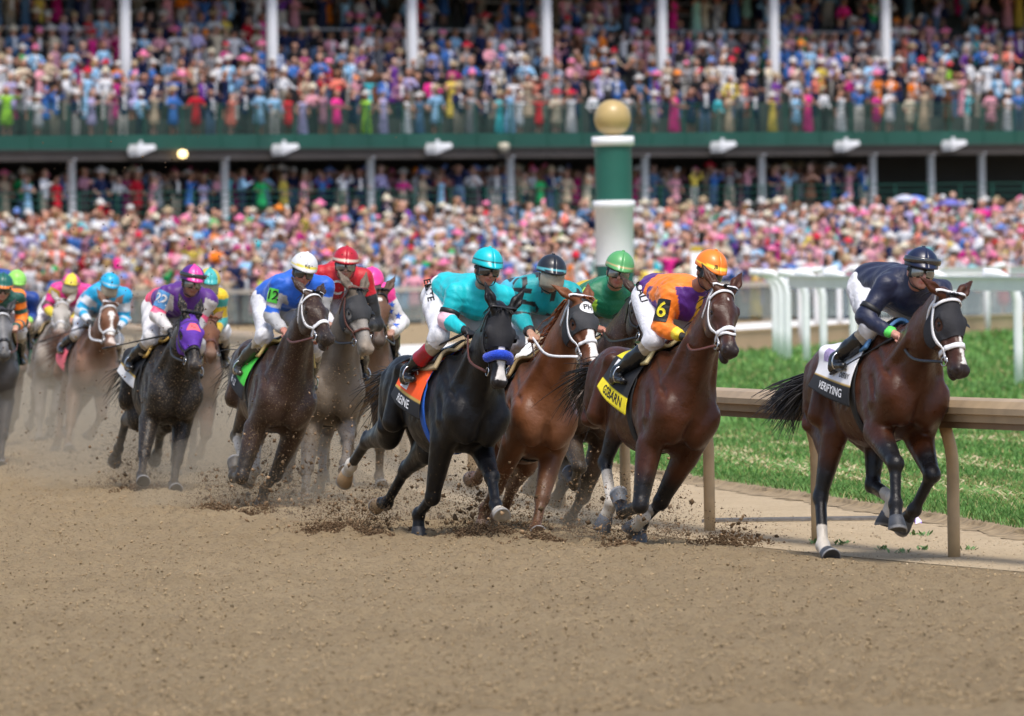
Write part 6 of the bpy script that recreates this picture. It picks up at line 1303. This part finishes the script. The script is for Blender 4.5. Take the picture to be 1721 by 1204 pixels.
def row_people(lst, v, z, where, cols, group, jz=0.):
    cnt = {}
    for px, c, g_, h_, *_ in sorted(lst):
        u = su_of(px, v); b = bay(px, cols); n = cnt.get(b, 0); cnt[b] = n + 1; kd = (POSE[cr.choice(4, p=[.3, .25, .25, .2])], g_, h_ if (g_, h_) in {(k[1], k[2]) for k in KINDS} else 'none')
        tn, hn, pal = outfit(cr, c); sc_ = cr.uniform(.88, 1.08) * (.96 if g_ in ('dress', 'gown') else 1.0)
        individual(kd, S(u, v + cr.uniform(-.08, .08), z + jz), FACE + cr.normal(0, .35), sc_, pal, lab(tn, kd, where, n, b + 1), group)
row_people(FRONT, .45, ZF - .06, 'balcony rail row,', BC, 'spectators standing along the balcony rail')
row_people(GALL, .72, ZM, 'shaded lower gallery,', GC, 'spectators standing in the lower gallery')
def rand_row(step, p0=-40, p1=1760):
    out = []; px = p0 + cr.uniform(0, step)
    while px < p1:
        kd = KINDS[cr.integers(len(KINDS))]; out.append((px, TPOOL[cr.choice(len(TPOOL), p=TW)], kd[1], kd[2])); px += step * cr.uniform(.5, 1.5)
    return out
for r, where in ((1, 'second balcony row,'), (2, 'third balcony row,'), (3, 'fourth balcony row,')):
    row_people(rand_row(25, 0, 1721), r * DEEP + .75, ZF + r * RISE, where, BC, 'spectators standing in the balcony rows')
# everyone further back and on the apron: one countless crowd
CV, CQ, CC2, nv_ = [], [], [], 0
def add_crowd(kd, pos, rz, sc_, pal):
    global nv_
    V, Q, rid = place(kd, pos, rz, sc_, True); CV.append(V + pos); CQ.append(Q + nv_); CC2.append(pal[rid]); nv_ += len(V)
for r in range(4, 11):
    u = CU0
    while u < CU1:
        if cr.uniform() < (.96 if r < 5 else .62): kd = KINDS[cr.integers(len(KINDS))]; add_crowd(kd, S(u, r * DEEP + .75 + cr.uniform(-.1, .1), ZF + r * RISE + (.35 if r > 5 else 0)), FACE + cr.normal(0, .4), cr.uniform(.92, 1.06), outfit(cr)[2])
        u += cr.uniform(.5, .72)
for v in (1.3, 2.1, 2.9):
    u = CU0
    while u < su_of(1480, v):
        if cr.uniform() < .8: kd = KINDS[cr.integers(len(KINDS))]; add_crowd(kd, S(u, v + cr.uniform(-.2, .2), ZM), FACE + cr.normal(0, .4), cr.uniform(.92, 1.06), outfit(cr)[2])
        u += cr.uniform(.5, .9)
for j in range(13):
    w = (.03 + .97 * (j + .5) / 13) if j else .015
    t_ = .25
    while t_ < 5.8:
        p = apron(t_, min(max(w + cr.uniform(-.045, .045), .01), 1)); kd = KINDS[cr.integers(len(KINDS))]
        tn, hn, pal = outfit(cr, None, None, TWA); pal[0] *= 1.25  # apron skin colour brightened, standing in for haze in the air
        if kd[2] != 'none' and cr.uniform() < .35: kd = (kd[0], kd[1], 'none')
        if False: kd = (kd[0], kd[1], {'suit': 'brim', 'shirt': 'brim', 'dress': 'wide', 'gown': 'wide'}[kd[1]])
        add_crowd(kd, p, FACE + cr.normal(0, .6), cr.uniform(.84, 1.1), pal); t_ += cr.uniform(.048, .085)
for t_ in ():
    pass
tag(mesh('crowd', np.concatenate(CV), np.concatenate(CQ), M['crowd'], None, np.concatenate(CC2)), 'dense crowd of racegoers in pastel clothes and hats filling the apron and upper stand', None, None, 'stuff')
# umbrellas up in the apron crowd
for i, (px, py, c, nm) in enumerate(((1522, 335, (.55, .58, .72), 'pale blue'), (1540, 336, (.10, .20, .70), 'bright blue'), (1597, 342, (.16, .16, .55), 'violet blue'))):
    tt = np.interp(px, (-150, 0, 430, 860, 1290, 1721, 1900), range(7)); p = apron(tt, .9); s4 = FPX / ((p - CC_) @ CF_); z = CAMH + (LH_(px) - py) / s4; o = empty('umbrella', loc=(p[0], p[1], z)); tag(o, f'{nm} open umbrella above the apron crowd at the right', 'umbrella'); mb = MB()
    mb.lathe([(.001, .16), (.2, .13), (.38, .05), (.5, -.06), (.49, -.065), (.37, .04), (.001, .15)], n=16); mb.build('canopy', mat('umbrella_cloth', c, .7), o, True); mb = MB(); mb.tube([(0, 0, .15), (0, 0, -1.0)], .015, 6); mb.build('shaft', M['steel'], o)
DUST = ((120, 101, .1, 5.0, 4, 1.05, .13), (60, 112, .1, 6, 6, 1.15, .11), (230, 92, .1, 3.6, 4, 1.0, .08), (330, 83, .1, 2.8, 3.5, 1.0, .07), (480, 80, .1, 2.8, 3.2, 1.05, .07), (620, 78, .1, 2.0, 2.6, .9, .09), (200, 122, .1, 6, 8, 1.0, .03), (640, 65.5, .12, .9, .7, .35, .28), (830, 64.5, .12, 1.0, .7, .35, .25), (1050, 60.8, .1, .6, .5, .25, .25), (370, 69.5, .15, .8, .8, .5, .30), (240, 77, .15, 1.1, .8, .55, .30), (480, 70.5, .15, .7, .7, .5, .28), (900, 64.5, .12, .6, .6, .4, .3))
# ------------------------------------------------------------------ loose dirt, thrown clods and dust
def clods(name, P, R, mt, label, cols=None):
    n = len(P); T = np.array([[1, 0, 0], [-1, 0, 0], [0, 1, 0], [0, -1, 0], [0, 0, 1], [0, 0, -1]], float); Fq = np.array([[0, 2, 4], [2, 1, 4], [1, 3, 4], [3, 0, 4], [2, 0, 5], [1, 2, 5], [3, 1, 5], [0, 3, 5]])
    a = RNG.uniform(0, 6.28, n); c, s = np.cos(a)[:, None], np.sin(a)[:, None]; B = T[None] * RNG.uniform(.55, 1.25, (n, 6, 1)) * RNG.uniform(.6, 1.3, (n, 1, 3)) * R[:, None, None]
    b = RNG.uniform(0, 6.28, n); cb, sb = np.cos(b)[:, None], np.sin(b)[:, None]
    x, y, z = B[..., 0] * c - B[..., 1] * s, B[..., 0] * s + B[..., 1] * c, B[..., 2]; x, z = x * cb - z * sb, x * sb + z * cb
    V = np.stack([x, y, z], -1) + P[:, None]; Q = (np.arange(n)[:, None, None] * 6 + Fq[None]).reshape(-1, 3)
    return tag(mesh(name, V.reshape(-1, 3), Q, mt, None, None if cols is None else np.repeat(cols, 6, 0), False), label, None, None, 'stuff')
M['clod'] = mat('damp_clod', (.135, .087, .050), .95, .35, 12, spec=.1); M['clod2'] = mat('dry_clod', (1, 1, 1), .95, .2, 8, attr=True, spec=.1)
# crumbs lying on the track, denser near the camera
n = 150000; D = 37 + 60 * RNG.uniform(size=n) ** 1.5; X = RNG.uniform(-1, 1, n) * D * 900 / FPX; ok = X < np.array([railx(d) for d in np.clip(D, 45, 160)]) - .5
X, D = X[ok], D[ok]; n = len(X); R_ = .0035 + .009 * RNG.uniform(size=n) ** 6
g = RNG.uniform(.72, 1.12, n)[:, None] * np.array([.36, .268, .157]); g[RNG.uniform(size=n) < .09] *= .55
clods('loose_dirt', np.column_stack([X, D, track_z(X, D) + R_ * .3]), R_, M['clod2'], 'loose crumbs of dirt lying over the track', g)
n = 9000; D = RNG.uniform(50, 95, n); X = np.array([railx(d) for d in D]) + RNG.uniform(-.9, 1.3, n); R_ = .0035 + .009 * RNG.uniform(size=n) ** 6; g = RNG.uniform(.6, 1.1, n)[:, None] * np.array([.50, .40, .27])
kp = ~inpoly(np.column_stack([X, D]), turf); clods('sand_crumbs', np.column_stack([X, D, .004 + R_ * .3])[kp], R_[kp], M['clod2'], 'pale crumbs and pebbles on the sand strip by the rail', g[kp])
# thrown up behind the hooves: (px, py of the strike, how high, how many)
V = []; Rr = []; G = []
for px, py, spread, hgt, m in ((560, 900, 95, 70, 1500), (630, 905, 50, 90, 900), (810, 905, 95, 130, 1900), (1040, 925, 75, 130, 1000), (1130, 905, 70, 130, 500), (890, 905, 70, 110, 800), (365, 862, 75, 80, 1300), (440, 865, 70, 160, 1200), (500, 860, 60, 150, 1000), (235, 825, 110, 150, 1600), (150, 790, 120, 90, 900), (60, 800, 110, 80, 700), (1240, 912, 60, 50, 300), (690, 890, 110, 220, 1100), (580, 870, 120, 260, 900), (330, 800, 120, 260, 700), (280, 700, 140, 200, 350), (460, 740, 160, 260, 500), (970, 905, 60, 160, 500)):
    g0 = ground(px, py); s5 = FPX / ((g0 - CC_) @ CF_); h = hgt / s5; w = spread / s5
    m = int(m * 3); z = h * RNG.uniform(size=m) ** 2.4; x = g0[0] + RNG.normal(0, .42, m) * w * (1 - .2 * z / h); y = g0[1] + RNG.normal(.4, .8, m)
    r = np.where(RNG.uniform(size=m) < .965, RNG.uniform(.002, .006, m), RNG.uniform(.006, .022, m)) * (1.25 - .5 * z / h)
    V.append(np.column_stack([x, y, z + .004])); Rr.append(r); gg = RNG.uniform(.5, 1.2, m)[:, None] * np.array([.15, .10, .058]); gg[RNG.uniform(size=m) < .3] *= 2.1; G.append(gg)
# a few high flecks
m = 900; px = RNG.normal(330, 190, m); py = 700 - np.abs(RNG.normal(0, 190, m)); dd = RNG.uniform(62, 90, m)
P = np.array([unproj(a, b, c) for a, b, c in zip(px, py, dd)]); V.append(P); Rr.append(RNG.uniform(.003, .010, m)); G.append(RNG.uniform(.5, 1.3, m)[:, None] * np.array([.12, .08, .05]))
V = np.concatenate(V); keep = V[:, 2] > 0; clods('flying_dirt', V[keep], np.concatenate(Rr)[keep], M['clod2'], 'clods and crumbs of dirt thrown up by the hooves', np.concatenate(G)[keep])
# heaped strike marks: low ragged dark ridges of turned dirt
hv, hr = [], []
for px, py, w, m in ((565, 905, 100, 2600), (640, 908, 40, 1400), (810, 908, 90, 2600), (1045, 930, 55, 1600), (900, 915, 60, 1200), (360, 866, 70, 1500), (450, 868, 70, 1500), (240, 832, 80, 1500), (1220, 915, 70, 500), (700, 903, 40, 600)):
    g0 = ground(px, py); s5 = FPX / ((g0 - CC_) @ CF_); x = RNG.normal(0, .5, m); y = RNG.normal(0, .35, m); hgt = np.exp(-(x ** 2 + (y * 1.5) ** 2) * 1.6) * .12 * (w / 100) ** .5
    hv.append(np.column_stack([g0[0] + x * w / s5, g0[1] + y * .9, RNG.uniform(0, 1, m) ** 1.5 * hgt + .004])); hr.append(RNG.uniform(.004, .014, m))
clods('turned_dirt', np.concatenate(hv), np.concatenate(hr), M['clod'], 'dark ragged heaps of damp dirt where hooves strike the track')
# airborne dust: soft even-density puffs standing over the track behind the leaders
def puff(c, r, dens, col=(.66, .58, .45), aniso=.2):
    m = bpy.data.materials.new('airborne_dust'); m.use_nodes = True; nt_ = m.node_tree; nt_.nodes.clear()
    o = nt_.nodes.new('ShaderNodeOutputMaterial'); v = nt_.nodes.new('ShaderNodeVolumePrincipled'); v.inputs['Color'].default_value = (*col, 1); v.inputs['Density'].default_value = dens; v.inputs['Anisotropy'].default_value = aniso; nt_.links.new(v.outputs[0], o.inputs['Volume'])
    mb = MB(); mb.lathe([(max(.001, math.cos(a)), math.sin(a)) for a in np.linspace(-1.57, 1.57, 18)], n=28)
    ob = mb.build('dust_cloud', m, None, True); ob.location = c; ob.scale = r; tag(ob, 'pale brown dust hanging over the track behind the field', None, None, 'stuff')
for px, D_, z, rx, ry, rz_, de in DUST:
    P = unproj(px, 450, D_); puff((P[0], P[1], z), (rx, ry, rz_), de)
